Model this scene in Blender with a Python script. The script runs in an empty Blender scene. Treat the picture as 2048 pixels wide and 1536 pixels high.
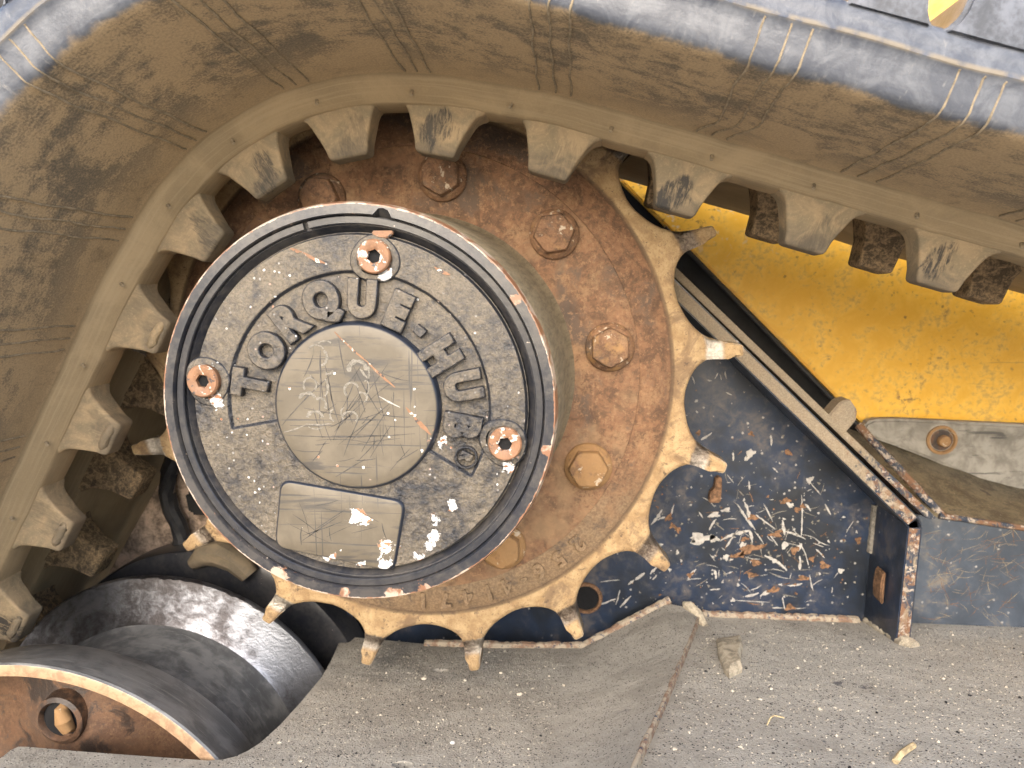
import bpy, bmesh, math, random
from mathutils import Vector, Matrix, noise as mnoise
random.seed(7)
R = math.radians
SC = bpy.context.scene
COL = SC.collection

# ---------------------------------------------------------------- camera
CAM = Vector((0.1249, -0.5518, 0.0671)); YAW, PIT, FPX = -0.088, -0.1322, 1420.0
cy, sy, cp, sp = math.cos(YAW), math.sin(YAW), math.cos(PIT), math.sin(PIT)
FWD = Vector((sy*cp, cy*cp, sp)); RGT = Vector((cy, -sy, 0)); UPV = RGT.cross(FWD)
cam = bpy.data.cameras.new('camera'); camo = bpy.data.objects.new('camera', cam); COL.objects.link(camo)
cam.sensor_width = 36; cam.lens = 36*FPX/2048; cam.clip_start = 0.01; cam.clip_end = 500
m = Matrix((RGT, UPV, -FWD)).transposed().to_4x4(); m.translation = CAM; camo.matrix_world = m
cam.dof.use_dof = True; cam.dof.focus_distance = 0.44; cam.dof.aperture_fstop = 13.0
SC.camera = camo

# ---------------------------------------------------------------- light
SUN_EL, SUN_AZ = R(32), R(-172)        # azimuth: direction the light comes from, 0 = +Y, clockwise
w = bpy.data.worlds.new('World'); SC.world = w; w.use_nodes = True
nt = w.node_tree; bg = nt.nodes['Background']
sky = nt.nodes.new('ShaderNodeTexSky'); sky.sky_type = 'NISHITA'; sky.sun_disc = False
sky.sun_elevation = SUN_EL; sky.sun_rotation = SUN_AZ; sky.air_density = 1.0; sky.dust_density = 3.0; sky.ozone_density = 1.0
nt.links.new(sky.outputs[0], bg.inputs[0]); bg.inputs[1].default_value = 0.15
sl = bpy.data.lights.new('sun', 'SUN'); sl.energy = 0.85; sl.angle = R(60); sl.color = (1.0, 0.93, 0.84)
so = bpy.data.objects.new('sun', sl); COL.objects.link(so)
sd = Vector((math.sin(SUN_AZ)*math.cos(SUN_EL), math.cos(SUN_AZ)*math.cos(SUN_EL), math.sin(SUN_EL)))
so.rotation_euler = sd.to_track_quat('Z', 'Y').to_euler()
vs = SC.view_settings; vs.view_transform = 'Standard'; vs.look = 'None'; vs.gamma = 1; vs.exposure = 1.7
vs.use_curve_mapping = False
SC.cycles.max_bounces = 6; SC.cycles.diffuse_bounces = 4; SC.cycles.adaptive_threshold = .025
SC.cycles.use_adaptive_sampling = True

# ---------------------------------------------------------------- layout helpers
def ray(px, py):
    return FWD + RGT*((px-1024)/FPX) + UPV*((768-py)/FPX)
def at(px, py, y):                      # the world point seen at a photo pixel on the plane at depth y
    d = ray(px, py); return CAM + d*((y-CAM.y)/d.y)
def atp(px, py, z0, k, dz=0):           # ... on the sloping plane z = z0 + k*y
    d = ray(px, py); s = (z0+k*CAM.y-CAM.z)/(d.z-k*d.y); p = CAM+d*s; p.z += dz; return p

def empty(name, label, cat, loc=(0, 0, 0), group=None):
    o = bpy.data.objects.new(name, None); COL.objects.link(o); o.location = loc
    o.empty_display_size = 0.02
    o['label'] = label; o['category'] = cat
    if group: o['group'] = group
    return o
def tag(o, label, cat, group=None):
    o['label'] = label; o['category'] = cat
    if group: o['group'] = group
    return o
def link(name, me, mats, parent=None, smooth=None):
    o = bpy.data.objects.new(name, me); COL.objects.link(o)
    if mats is not None:
        for mm in (mats if isinstance(mats, (list, tuple)) else [mats]): me.materials.append(mm)
    if parent is not None:
        o.parent = parent
        pl = Vector((0, 0, 0)); q = parent
        while q is not None: pl += q.location; q = q.parent
        o.location = -pl
    if smooth is not None:
        try: me.set_sharp_from_angle(angle=R(smooth))
        except Exception: pass
    return o
def mesh(name, verts, faces, mats, parent=None, smooth=40, mi=None):
    me = bpy.data.meshes.new(name); me.from_pydata([tuple(v) for v in verts], [], faces); me.update()
    bm = bmesh.new(); bm.from_mesh(me); bmesh.ops.recalc_face_normals(bm, faces=bm.faces); bm.to_mesh(me); bm.free()
    if smooth: me.shade_smooth()
    if mi:
        for p, i in zip(me.polygons, mi): p.material_index = i
    return link(name, me, mats, parent, smooth)
def bmobj(name, bm, mats, parent=None, smooth=35):
    bmesh.ops.recalc_face_normals(bm, faces=bm.faces)
    me = bpy.data.meshes.new(name); bm.to_mesh(me); bm.free()
    if smooth: me.shade_smooth()
    return link(name, me, mats, parent, smooth)
def lathe(name, prof, mats, parent, seg=128, c=(0, 0), rmod=None, smooth=40, closed=False, arc=(0, 360)):
    """revolve (r, y) points about the Y axis through c=(x, z)"""
    V = []; F = []; n = len(prof); full = abs(arc[1]-arc[0]-360) < 1e-6
    cols = seg if full else seg+1
    for i in range(cols):
        a = R(arc[0]+(arc[1]-arc[0])*i/seg)
        for j, (r, y) in enumerate(prof):
            if rmod: r, y = rmod(j, r, y, a)
            V.append((c[0]+r*math.cos(a), y, c[1]+r*math.sin(a)))
    for i in range(seg):
        i2 = (i+1) % cols
        for j in range(n if closed else n-1):
            j2 = (j+1) % n
            F.append((i*n+j, i2*n+j, i2*n+j2, i*n+j2))
    if not full and closed:
        F.append(tuple(range(n))); F.append(tuple((cols-1)*n+j for j in range(n)))
    return mesh(name, V, F, mats, parent, smooth)
def prism(name, poly, d0, d1, mats, parent=None, bevel=0.0015, smooth=35, seg=2):
    """extrude a polygon of (x, z) points between y=d0 and y=d1, with bevelled edges"""
    bm = bmesh.new()
    f = bm.faces.new([bm.verts.new((p[0], d0, p[1])) for p in poly])
    r = bmesh.ops.extrude_face_region(bm, geom=[f])
    for v in r['geom']:
        if isinstance(v, bmesh.types.BMVert): v.co.y = d1
    if bevel: bmesh.ops.bevel(bm, geom=bm.edges[:], offset=bevel, segments=seg, affect='EDGES', clamp_overlap=True)
    return bmobj(name, bm, mats, parent, smooth)
def box(name, lo, hi, mats, parent=None, bevel=0.0015):
    return prism(name, [(lo[0], lo[2]), (hi[0], lo[2]), (hi[0], hi[2]), (lo[0], hi[2])], lo[1], hi[1], mats, parent, bevel)
def tube(bm, pts, rad, seg=6):
    rings = []
    for i, p in enumerate(pts):
        p = Vector(p); t = (Vector(pts[min(i+1, len(pts)-1)])-Vector(pts[max(i-1, 0)])).normalized()
        u = t.cross(Vector((0.3, 0.2, 0.9))).normalized(); v = t.cross(u)
        rr = rad[i] if isinstance(rad, (list, tuple)) else rad
        rings.append([bm.verts.new(p+(u*math.cos(2*math.pi*k/seg)+v*math.sin(2*math.pi*k/seg))*rr) for k in range(seg)])
    for a, b in zip(rings, rings[1:]):
        for k in range(seg): bm.faces.new((a[k], a[(k+1) % seg], b[(k+1) % seg], b[k]))
    bm.faces.new(rings[0]); bm.faces.new(rings[-1])
def textmesh(body, size, extrude, bevel, offset):
    cu = bpy.data.curves.new('t', 'FONT'); cu.body = body; cu.size = size; cu.extrude = extrude
    cu.bevel_depth = bevel; cu.bevel_resolution = 2; cu.offset = offset; cu.resolution_u = 6
    ob = bpy.data.objects.new('t', cu); COL.objects.link(ob)
    dg = bpy.context.evaluated_depsgraph_get(); dg.update()
    me = bpy.data.meshes.new_from_object(ob.evaluated_get(dg))
    bpy.data.objects.remove(ob); bpy.data.curves.remove(cu)
    xs = [v.co.x for v in me.vertices]; ys = [v.co.y for v in me.vertices]
    c = Vector(((min(xs)+max(xs))/2, (min(ys)+max(ys))/2, 0))
    for v in me.vertices: v.co -= c
    return me
def on_face(me, x, z, y, ang, sx=1.0, sy_=1.0):
    """lay a flat text mesh on a plane facing the camera side; ang = direction of the text's up (radians)"""
    up = Vector((math.cos(ang), 0, math.sin(ang))); rt = Vector((math.sin(ang), 0, -math.cos(ang)))
    for v in me.vertices:
        v.co = Vector((x, y, z))+rt*(v.co.x*sx)+up*(v.co.y*sy_)+Vector((0, -1, 0))*v.co.z
    me.update()

def ribbon(bm, p, ang, L, wd, y, seed, bend=0.0, mi=0, jag=.25):
    rn = random.Random(seed); n = max(5, int(L/.0022)); n = min(n, 22); t = Vector((math.cos(ang), 0, math.sin(ang))); s = Vector((-t.z, 0, t.x)); L_, R_ = [], []
    for i in range(n+1):
        u = i/n; wv = wd*.5*(math.sin(math.pi*min(.97, max(.03, u)))**.45)*(1+rn.uniform(-jag, jag)); c_ = Vector((p[0], y, p[1]))+t*((u-.5)*L)+s*(bend*L*(4*(u-.5)**2-.5)+rn.uniform(-.1, .1)*wd)
        L_.append(bm.verts.new(c_+s*wv)); R_.append(bm.verts.new(c_-s*wv*rn.uniform(.7, 1.3)))
    for i in range(n):
        f = bm.faces.new((L_[i], L_[i+1], R_[i+1], R_[i])); f.material_index = mi
# ---------------------------------------------------------------- materials
class N:
    def __init__(s, name):
        s.m = bpy.data.materials.new(name); s.m.use_nodes = True; s.t = s.m.node_tree
        s.b = s.t.nodes['Principled BSDF']; s.tc = s.t.nodes.new('ShaderNodeTexCoord'); s.o = s.tc.outputs['Object']
    def new(s, ty): return s.t.nodes.new(ty)
    def put(s, sock, v):
        if isinstance(v, bpy.types.NodeSocket): s.t.links.new(v, sock)
        elif v is not None:
            if isinstance(v, (tuple, list)) and len(v) == 3 and sock.type == 'RGBA': v = (*v, 1)
            sock.default_value = v
    def noise(s, scale, det=6, rough=.6, dist=0.0, vec=None):
        n = s.new('ShaderNodeTexNoise'); s.put(n.inputs['Vector'], vec or s.o)
        n.inputs['Scale'].default_value = scale; n.inputs['Detail'].default_value = det
        n.inputs['Roughness'].default_value = rough; n.inputs['Distortion'].default_value = dist
        return n.outputs['Fac']
    def vor(s, scale, out='Distance', vec=None, feat='F1', rnd=1.0):
        n = s.new('ShaderNodeTexVoronoi'); n.feature = feat; s.put(n.inputs['Vector'], vec or s.o)
        n.inputs['Scale'].default_value = scale; n.inputs['Randomness'].default_value = rnd
        return n.outputs[out]
    def mp(s, scale=(1, 1, 1), rot=(0, 0, 0), loc=(0, 0, 0), vec=None):
        n = s.new('ShaderNodeMapping'); s.put(n.inputs['Vector'], vec or s.o)
        n.inputs['Scale'].default_value = scale; n.inputs['Rotation'].default_value = rot; n.inputs['Location'].default_value = loc
        return n.outputs[0]
    def st(s, v, a, b, lo=0.0, hi=1.0, smooth=True):
        n = s.new('ShaderNodeMapRange'); n.interpolation_type = 'SMOOTHSTEP' if smooth else 'LINEAR'
        if a > b: a, b, lo, hi = b, a, hi, lo
        s.put(n.inputs[0], v); n.inputs[1].default_value = a; n.inputs[2].default_value = b
        n.inputs[3].default_value = lo; n.inputs[4].default_value = hi; return n.outputs[0]
    def ma(s, op, a, b=None, c=None):
        n = s.new('ShaderNodeMath'); n.operation = op; s.put(n.inputs[0], a)
        if b is not None: s.put(n.inputs[1], b)
        if c is not None: s.put(n.inputs[2], c)
        return n.outputs[0]
    def mul(s, a, b): return s.ma('MULTIPLY', a, b)
    def add(s, a, b): return s.ma('ADD', a, b)
    def mx(s, f, a, b):
        n = s.new('ShaderNodeMix'); n.data_type = 'RGBA'; s.put(n.inputs[0], f); s.put(n.inputs[6], a); s.put(n.inputs[7], b)
        return n.outputs[2]
    def mf(s, f, a, b):
        n = s.new('ShaderNodeMix'); n.data_type = 'FLOAT'; s.put(n.inputs[0], f); s.put(n.inputs[2], a); s.put(n.inputs[3], b)
        return n.outputs[0]
    def xyz(s, vec=None):
        n = s.new('ShaderNodeSeparateXYZ'); s.put(n.inputs[0], vec or s.o); return n.outputs
    def rad(s, c=(0, 0)):
        q = s.xyz(s.mp(loc=(-c[0], 0, -c[1]))); n = s.ma('SQRT', s.add(s.mul(q[0], q[0]), s.mul(q[2], q[2]))); return n
    def polar(s, c=(0, 0)):
        """(radius, depth, angle) as a vector: streaks that follow a turned part"""
        q = s.xyz(s.mp(loc=(-c[0], 0, -c[1]))); r = s.ma('SQRT', s.add(s.mul(q[0], q[0]), s.mul(q[2], q[2])))
        a = s.ma('ARCTAN2', q[2], q[0]); cb = s.new('ShaderNodeCombineXYZ')
        s.put(cb.inputs[0], r); s.put(cb.inputs[1], q[1]); s.put(cb.inputs[2], s.mul(a, .1)); return cb.outputs[0]
    def blobs(s, pts):
        """largest of a set of soft spots (x, y, z, radius)"""
        out = None
        for p in pts:
            d = s.new('ShaderNodeVectorMath'); d.operation = 'DISTANCE'; s.put(d.inputs[0], s.o); d.inputs[1].default_value = p[:3]
            v = s.st(d.outputs['Value'], p[3], 0.0); out = v if out is None else s.ma('MAXIMUM', out, v)
        return out
    def bump(s, h, strength=.5, dist=.001, prev=None):
        n = s.new('ShaderNodeBump'); n.inputs['Strength'].default_value = strength; n.inputs['Distance'].default_value = dist
        s.put(n.inputs['Height'], h)
        if prev is not None: s.put(n.inputs['Normal'], prev)
        return n.outputs[0]
    def done(s, base, rough=.6, metal=0.0, nor=None, spec=None, coat=None):
        s.put(s.b.inputs['Base Color'], base); s.put(s.b.inputs['Roughness'], rough); s.put(s.b.inputs['Metallic'], metal)
        if nor is not None: s.put(s.b.inputs['Normal'], nor)
        if spec is not None: s.put(s.b.inputs['Specular IOR Level'], spec)
        if coat: s.b.inputs['Coat Weight'].default_value = coat; s.b.inputs['Coat Roughness'].default_value = .2
        return s.m

# belt section: (depth y, distance r from the sprocket axis)
half_p = [(-.0500, .2565), (-.0500, .1905), (-.0508, .1884), (-.0530, .1873), (-.0620, .1870), (-.0735, .1871), (-.0765, .1877), (-.0785, .1884), (-.0872, .1997), (-.0882, .2014), (-.0900, .2026), (-.0950, .2032), (-.0985, .2034), (-.125, .2054), (-.15, .2080), (-.175, .2104), (-.195, .2130), (-.2085, .2149), (-.2130, .2158), (-.2155, .2174), (-.2166, .2196), (-.2172, .2240), (-.2180, .2300), (-.2184, .2335), (-.2192, .2345), (-.2200, .2356), (-.2192, .2368), (-.2192, .2420), (-.2188, .2460), (-.2170, .2490), (-.213, .2502), (-.205, .2515), (-.15, .2625), (-.10, .2660)]
LIPV = 0.0; _c = 0.0
for _a, _b in zip(half_p, half_p[1:]):
    _c += math.hypot(_a[0]-_b[0], _a[1]-_b[1])
    if abs(_b[1]-.2356) < 1e-6: LIPV = _c
DUST = (.40, .298, .178); DUST2 = (.31, .232, .14)
def m_belt():
    n = N('dusty_rubber'); uv = n.tc.outputs['UV']; q = n.xyz()
    st = n.mp(scale=(1, 1.0, 1), vec=uv)
    big = n.noise(22, 7, .62, .6, st); mid = n.noise(95, 6, .65, .3, st); fine = n.noise(700, 4, .7, 0, st)
    strk = n.noise(60, 5, .6, .4, n.mp(scale=(.35, 2.2, 1), vec=uv))
    f = n.add(n.add(n.mul(big, .6), n.mul(mid, .3)), n.mul(strk, .25))
    dust = n.st(n.add(f, n.mul(n.add(fine, -.5), .22)), .47, .63)
    q2 = n.st(q[1], -.15, -.095)                # the dust lies thicker towards the lugs
    dust = n.ma('MAXIMUM', dust, n.mul(q2, n.st(n.add(mid, n.mul(big, .5)), .45, .75, .55, 1)))
    inner = n.st(n.add(q[1], n.mul(n.add(big, n.mul(mid, .6)), .012)), -.2060, -.2020)   # the near wall is rubbed clean
    col = n.mx(dust, n.mx(n.st(fine, .4, .65), (.120, .100, .074), (.19, .155, .11)), n.mx(n.st(fine, .38, .62), DUST2, DUST))
    blot = n.mul(n.st(n.noise(38, 7, .75, 1.0, uv), .54, .66), .8)
    wall = n.mx(n.st(n.noise(70, 7, .7, .8, uv), .35, .7), (.055, .063, .082), (.12, .13, .15))  # clean rubber grey with the sky's bluish sheen tinted in
    wall = n.mx(n.mul(n.st(n.noise(160, 5, .7, .2, n.mp(scale=(1, .4, 1), vec=uv)), .58, .75), .5), wall, (.3, .29, .27))
    vv = n.xyz(uv)[1]; lip = n.mul(n.st(n.ma('ABSOLUTE', n.add(vv, -LIPV-.0009)), .0022, .0006), n.st(n.noise(45, 5, .6, .3, uv), .4, .55))
    wall = n.mx(n.mul(lip, .8), wall, (.21, .175, .12))
    base = n.mx(inner, wall, n.mx(n.mul(blot, .35), col, (.07, .056, .04)))
    rough = n.mf(inner, .34, .78)
    h = n.add(n.add(n.mul(mid, .6), n.mul(fine, .35)), n.mul(strk, .4))
    strip = n.st(q[1], -.0925, -.0895); base = n.mx(n.mul(strip, .8), base, n.mx(n.st(big, .4, .65), (.225, .172, .102), (.305, .232, .138)))
    base = n.mx(n.mul(n.mul(strip, n.st(n.noise(220, 3, .5, .1, n.mp(scale=(.05, 2.5, 1), vec=uv)), .45, .65)), .35), base, (.36, .285, .18))
    h = n.mul(h, n.mf(strip, 1.0, .15))
    return n.done(base, rough, 0, n.bump(h, .45, .0010), .45)
def m_lug():
    n = N('scuffed_lug_rubber'); oi = n.new('ShaderNodeObjectInfo')
    off = n.new('ShaderNodeVectorMath'); off.operation = 'MULTIPLY_ADD'; n.put(off.inputs[0], n.o); off.inputs[1].default_value = (1, 1, 1)
    cb = n.new('ShaderNodeCombineXYZ'); n.put(cb.inputs[0], n.mul(oi.outputs['Random'], 9.0)); n.put(cb.inputs[2], n.mul(oi.outputs['Random'], 5.0))
    n.put(off.inputs[2], cb.outputs[0]); v = off.outputs[0]
    big = n.noise(60, 6, .65, .8, v); fine = n.noise(600, 4, .7, 0, v)
    strk = n.noise(150, 6, .65, .9, n.mp(scale=(2.4, 1, .5), rot=(0, R(-28), 0), vec=v))
    q = n.xyz()
    o_ = n.o; jit = n.new('ShaderNodeVectorMath'); jit.operation = 'MULTIPLY_ADD'; n.put(jit.inputs[0], n.new('ShaderNodeTexWhiteNoise').outputs['Color']); wn = jit.inputs[0].links[0].from_node; wn.noise_dimensions = '1D'; n.put(wn.inputs['W'], n.mul(oi.outputs['Random'], 50.0)); jit.inputs[1].default_value = (.018, 0, .014); sub = n.new('ShaderNodeVectorMath'); n.put(jit.inputs[2], n.o); n.put(sub.inputs[0], jit.outputs[0]); sub.inputs[1].default_value = (-.009, 0, -.006); n.o = sub.outputs[0]
    zone = n.blobs([(.003, -.0105, -.016, .019), (-.003, -.0105, -.022, .017), (.006, -.0105, -.009, .013)])
    n.o = o_; tipw = n.mul(n.st(n.add(q[2], n.mul(n.add(big, -.5), .02)), -.014, -.030), .6)
    scuff = n.st(n.add(n.add(n.mul(strk, .55), n.mul(zone, .42)), n.mul(n.noise(38, 4, .6, .5, v), .75)), .82, 1.02); scuff = n.mul(scuff, n.st(n.add(n.mul(strk, .75), n.mul(fine, .25)), .38, .56, .15, 1)); scuff = n.mul(scuff, n.st(wn.outputs['Value'], 0, .8, .25, 1))
    col = n.mx(n.st(big, .35, .68), (.19, .152, .098), DUST2); col = n.mx(n.mul(n.st(fine, .5, .75), .5), col, DUST)
    col = n.mx(tipw, col, (.075, .065, .052)); base = n.mx(n.mul(scuff, .92), col, (.017, .017, .018))
    return n.done(base, n.mf(scuff, .8, .62), 0, n.bump(n.add(n.add(n.mul(strk, .5), n.mul(fine, .2)), n.mul(big, .6)), .6, .0013), .4)
def m_farlug():
    n = N('mud_caked_rubber'); big = n.noise(120, 6, .7, 1.2); fine = n.noise(500, 5, .7)
    pat = n.add(n.mul(big, .6), n.mul(fine, .4))
    base = n.mx(n.st(pat, .42, .6), (.10, .075, .048), (.36, .25, .14))
    return n.done(base, .85, 0, n.bump(pat, .8, .002), .3)
def rustcol(n, s=1.0, seed=0.0):
    v = n.mp(loc=(seed, seed*.7, -seed))
    a = n.noise(26*s, 8, .68, .5, v); b = n.noise(90*s, 8, .72, .4, v); c = n.noise(420*s, 5, .75, 0, v); d = n.noise(14*s, 5, .6, .8, n.mp(loc=(3+seed, 1, 2)))
    col = n.mx(n.st(b, .36, .64), (.075, .036, .020), (.25, .125, .062))
    col = n.mx(n.mul(n.st(n.add(n.mul(a, .6), n.mul(c, .4)), .5, .62), .8), col, (.33, .195, .10))
    col = n.mx(n.mul(n.st(n.add(n.mul(d, .65), n.mul(b, .35)), .50, .60), .8), col, (.062, .052, .046))
    col = n.mx(n.mul(n.st(n.noise(260*s, 6, .75, 0, n.mp(loc=(7+seed, 3, 1))), .52, .64), .6), col, (.36, .205, .105)); col = n.mx(n.mul(n.st(c, .56, .68), .65), col, (.04, .027, .02))
    col = n.mx(.22, col, (.17, .125, .085))
    return col, n.add(n.mul(b, .5), n.mul(c, .5)), a, d
def m_rust():
    n = N('rusted_steel'); col, h, a, d = rustcol(n)
    q = n.xyz(); dusty = n.mul(n.st(n.add(n.noise(30, 6, .65), n.st(q[2], .02, -.16, 0, .16)), .54, .76), .7)
    col = n.mx(dusty, col, (.26, .17, .095))
    return n.done(col, .8, .0, n.bump(h, .8, .0011), .35)
def m_sprocket():
    n = N('muddy_worn_steel'); r = n.rad(); q = n.xyz(); col, h, a, d = rustcol(n, 1.1, 1.7)
    b = n.noise(75, 6, .65, .4); f = n.noise(520, 4, .7)
    tan = n.mx(n.st(n.add(n.mul(b, .7), n.mul(f, .3)), .36, .62), (.27, .175, .088), (.44, .315, .17))
    tan = n.mx(n.mul(n.st(f, .52, .68), .7), tan, (.18, .105, .055)); tan = n.mx(n.mul(n.st(n.noise(40, 7, .7, .6), .50, .64), .75), tan, (.16, .105, .065)); tan = n.mx(n.mul(n.st(n.noise(150, 6, .7, .4, n.mp(loc=(1, 7, 2))), .58, .66), .8), tan, (.075, .055, .042))
    rim = n.st(n.add(r, n.mul(n.add(b, -.5), .004)), .1985, .2025)
    low = n.st(n.add(n.add(q[2], n.mul(q[0], -.25)), n.mul(n.add(a, -.5), .14)), -.10, -.165)
    plate = n.mx(n.mul(low, .8), col, n.mx(n.st(f, .4, .62), (.17, .118, .072), (.29, .205, .122)))
    plate = n.mx(n.mul(n.st(n.noise(55, 6, .7), .52, .66), n.mul(low, .7)), plate, (.06, .05, .045))
    base = n.mx(rim, plate, tan)
    groove = n.mul(n.st(n.ma('ABSOLUTE', n.add(r, -.2005)), .0026, .0008), n.st(b, .3, .6, .4, 1))
    base = n.mx(n.mul(groove, .75), base, (.07, .045, .03))
    band = n.mul(n.st(n.add(r, n.mul(n.add(b, -.5), .006)), .2245, .2275), n.st(r, .2415, .2375))
    worn = n.mul(band, n.st(n.add(b, n.mul(f, .3)), .38, .55, .75, 1))
    back = n.st(q[1], .0025, .005)              # worn flanks behind the front edge
    flank = n.mul(back, n.mul(n.st(r, .213, .219), n.st(n.noise(120, 5, .7, .5), .42, .58)))
    worn = n.ma('MAXIMUM', worn, n.mul(flank, .8))
    base = n.mx(worn, base, n.mx(n.st(n.noise(13, 3, .5, .3), .44, .58), n.mx(n.st(f, .4, .6), (.13, .10, .08), (.22, .18, .14)), n.mx(n.st(f, .4, .6), (.44, .40, .34), (.6, .55, .48))))
    return n.done(base, n.mf(worn, .82, .3), n.mul(worn, .85), n.bump(n.add(h, n.mul(f, .5)), .9, .0016), .35)
def m_bolt():
    n = N('rusted_bolt'); col, h, a, d = rustcol(n, 1.6, 4.2)
    q = n.xyz(); col = n.mx(n.mul(n.st(n.add(n.noise(70, 5, .65), n.st(q[2], .1, -.12, -.12, .2)), .48, .62), .75), col, (.31, .18, .075))
    pale = n.mul(n.st(n.noise(130, 4, .6, .6), .63, .66), .75); col = n.mx(pale, col, (.5, .43, .33))
    return n.done(col, .75, 0, n.bump(h, .7, .0008), .35)
def hubpaint(n, dusta=.5, dustb=.62):
    a = n.noise(30, 8, .7, .4); f = n.noise(900, 4, .7); g = n.noise(260, 5, .65)
    dust = n.st(n.add(n.mul(a, .6), n.mul(g, .4)), dusta-.10, dustb-.01)
    return a, g, f, dust
def m_cover():
    n = N('chipped_black_cast_paint'); a, g, f, dust = hubpaint(n, .44, .6); q = n.xyz()
    ge = n.new('ShaderNodeNewGeometry'); face = n.st(n.mul(n.xyz(ge.outputs['Normal'])[1], -1.0), .70, .96)
    dust = n.mul(dust, face)      # dust keeps to the flats, the steps stay clean paint
    col = n.mx(n.mul(dust, .82), (.016, .018, .024), n.mx(n.st(f, .4, .6), (.125, .104, .074), (.185, .154, .112)))
    spots = n.blobs([(-.0005, -.156, -.066, .017), (.0165, -.156, -.083, .014), (.014, -.156, -.094, .012), (.034, -.156, -.089, .012), (.041, -.156, -.083, .010), (.044, -.156, -.076, .008),
                     (.044, -.156, -.066, .008), (.055, -.156, -.058, .010), (.0, -.156, -.093, .008), (-.021, -.156, -.09, .007), (.018, -.156, .077, .010), (.049, -.156, -.021, .01), (-.085, -.156, .002, .010), (.088, -.156, -.034, .009)])
    big = n.st(n.add(n.mul(spots, .30), n.mul(n.noise(120, 9, .74, .4), .85)), .63, .645)
    cell = n.vor(330, 'Color'); cd = n.vor(330, 'Distance'); rr = n.xyz(cell)
    sp = n.mul(n.st(rr[0], .80, .81), n.st(n.add(cd, n.mul(f, .5)), .52, .46)); sp = n.mul(sp, n.st(n.noise(28, 4, .6), .45, .6))
    chip = n.ma('MAXIMUM', big, sp)
    rust = n.mul(chip, n.st(n.noise(150, 4, .6, .3, n.mp(loc=(2, 2, 2))), .55, .58))
    col = n.mx(chip, col, (.66, .66, .65)); col = n.mx(rust, col, (.30, .14, .07))
    blue = n.mul(n.st(n.noise(130, 4, .6), .58, .72), .2); col = n.mx(n.mul(blue, n.ma('SUBTRACT', 1.0, chip)), col, (.06, .075, .11))
    h = n.add(n.mul(n.noise(300, 5, .6, .3), n.st(q[2], .07, -.04, .35, 1.25)), n.mul(f, .25))
    return n.done(col, n.mf(dust, .28, .6), 0, n.bump(n.add(h, n.mul(chip, -.5)), 1.0, .0020), .5)
def m_disc():
    n = N('scratched_flat_paint'); a, g, f, dust = hubpaint(n, .3, .5)
    col = n.mx(n.st(n.noise(55, 6, .6, .3), .35, .66), (.092, .077, .055), (.124, .104, .075))
    sm = n.mul(n.st(n.noise(60, 6, .65, .3, n.mp(scale=(.3, 1, 2.6), rot=(0, R(8), 0))), .56, .66), .75)
    sc1 = n.st(n.noise(240, 3, .5, .1, n.mp(scale=(.05, 1, 2.0), rot=(0, R(12), 0))), .645, .67)
    sc2 = n.st(n.noise(240, 3, .5, .1, n.mp(scale=(2.0, 1, .05), rot=(0, R(-8), 0))), .65, .675)
    sc3 = n.st(n.noise(200, 3, .5, .1, n.mp(scale=(.05, 1, 2.0), rot=(0, R(-38), 0))), .66, .68)
    sc = n.ma('MAXIMUM', n.ma('MAXIMUM', sc1, sc2), sc3)
    col = n.mx(n.ma('MAXIMUM', sm, n.mul(sc, .8)), col, (.045, .043, .042))
    spots = n.blobs([(-.0005, -.159, -.066, .016), (.0165, -.159, -.083, .012), (.014, -.159, -.095, .012), (.047, -.159, -.018, .012), (.025, -.159, -.05, .006), (-.016, -.159, -.09, .007), (.0, -.159, -.094, .007)])
    big = n.st(n.add(n.mul(spots, .30), n.mul(n.noise(120, 9, .74, .4), .85)), .635, .65)
    cell = n.xyz(n.vor(260, 'Color')); sp = n.mul(n.st(cell[0], .93, .94), n.st(n.add(n.vor(260), n.mul(f, .5)), .48, .42))
    chip = n.ma('MAXIMUM', big, sp); rust = n.mul(chip, n.st(n.noise(110, 4, .6, .3, n.mp(loc=(5, 2, 2))), .52, .55))
    col = n.mx(chip, col, (.66, .66, .65)); col = n.mx(rust, col, (.30, .14, .07))
    ge = n.new('ShaderNodeNewGeometry'); face = n.st(n.mul(n.xyz(ge.outputs['Normal'])[1], -1.0), .75, .97)
    col = n.mx(face, (.016, .02, .03), col)
    return n.done(col, n.mf(face, .28, .5), 0, n.bump(n.add(n.mul(g, .4), n.mul(sc, -.3)), .25, .0006), .5)
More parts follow.
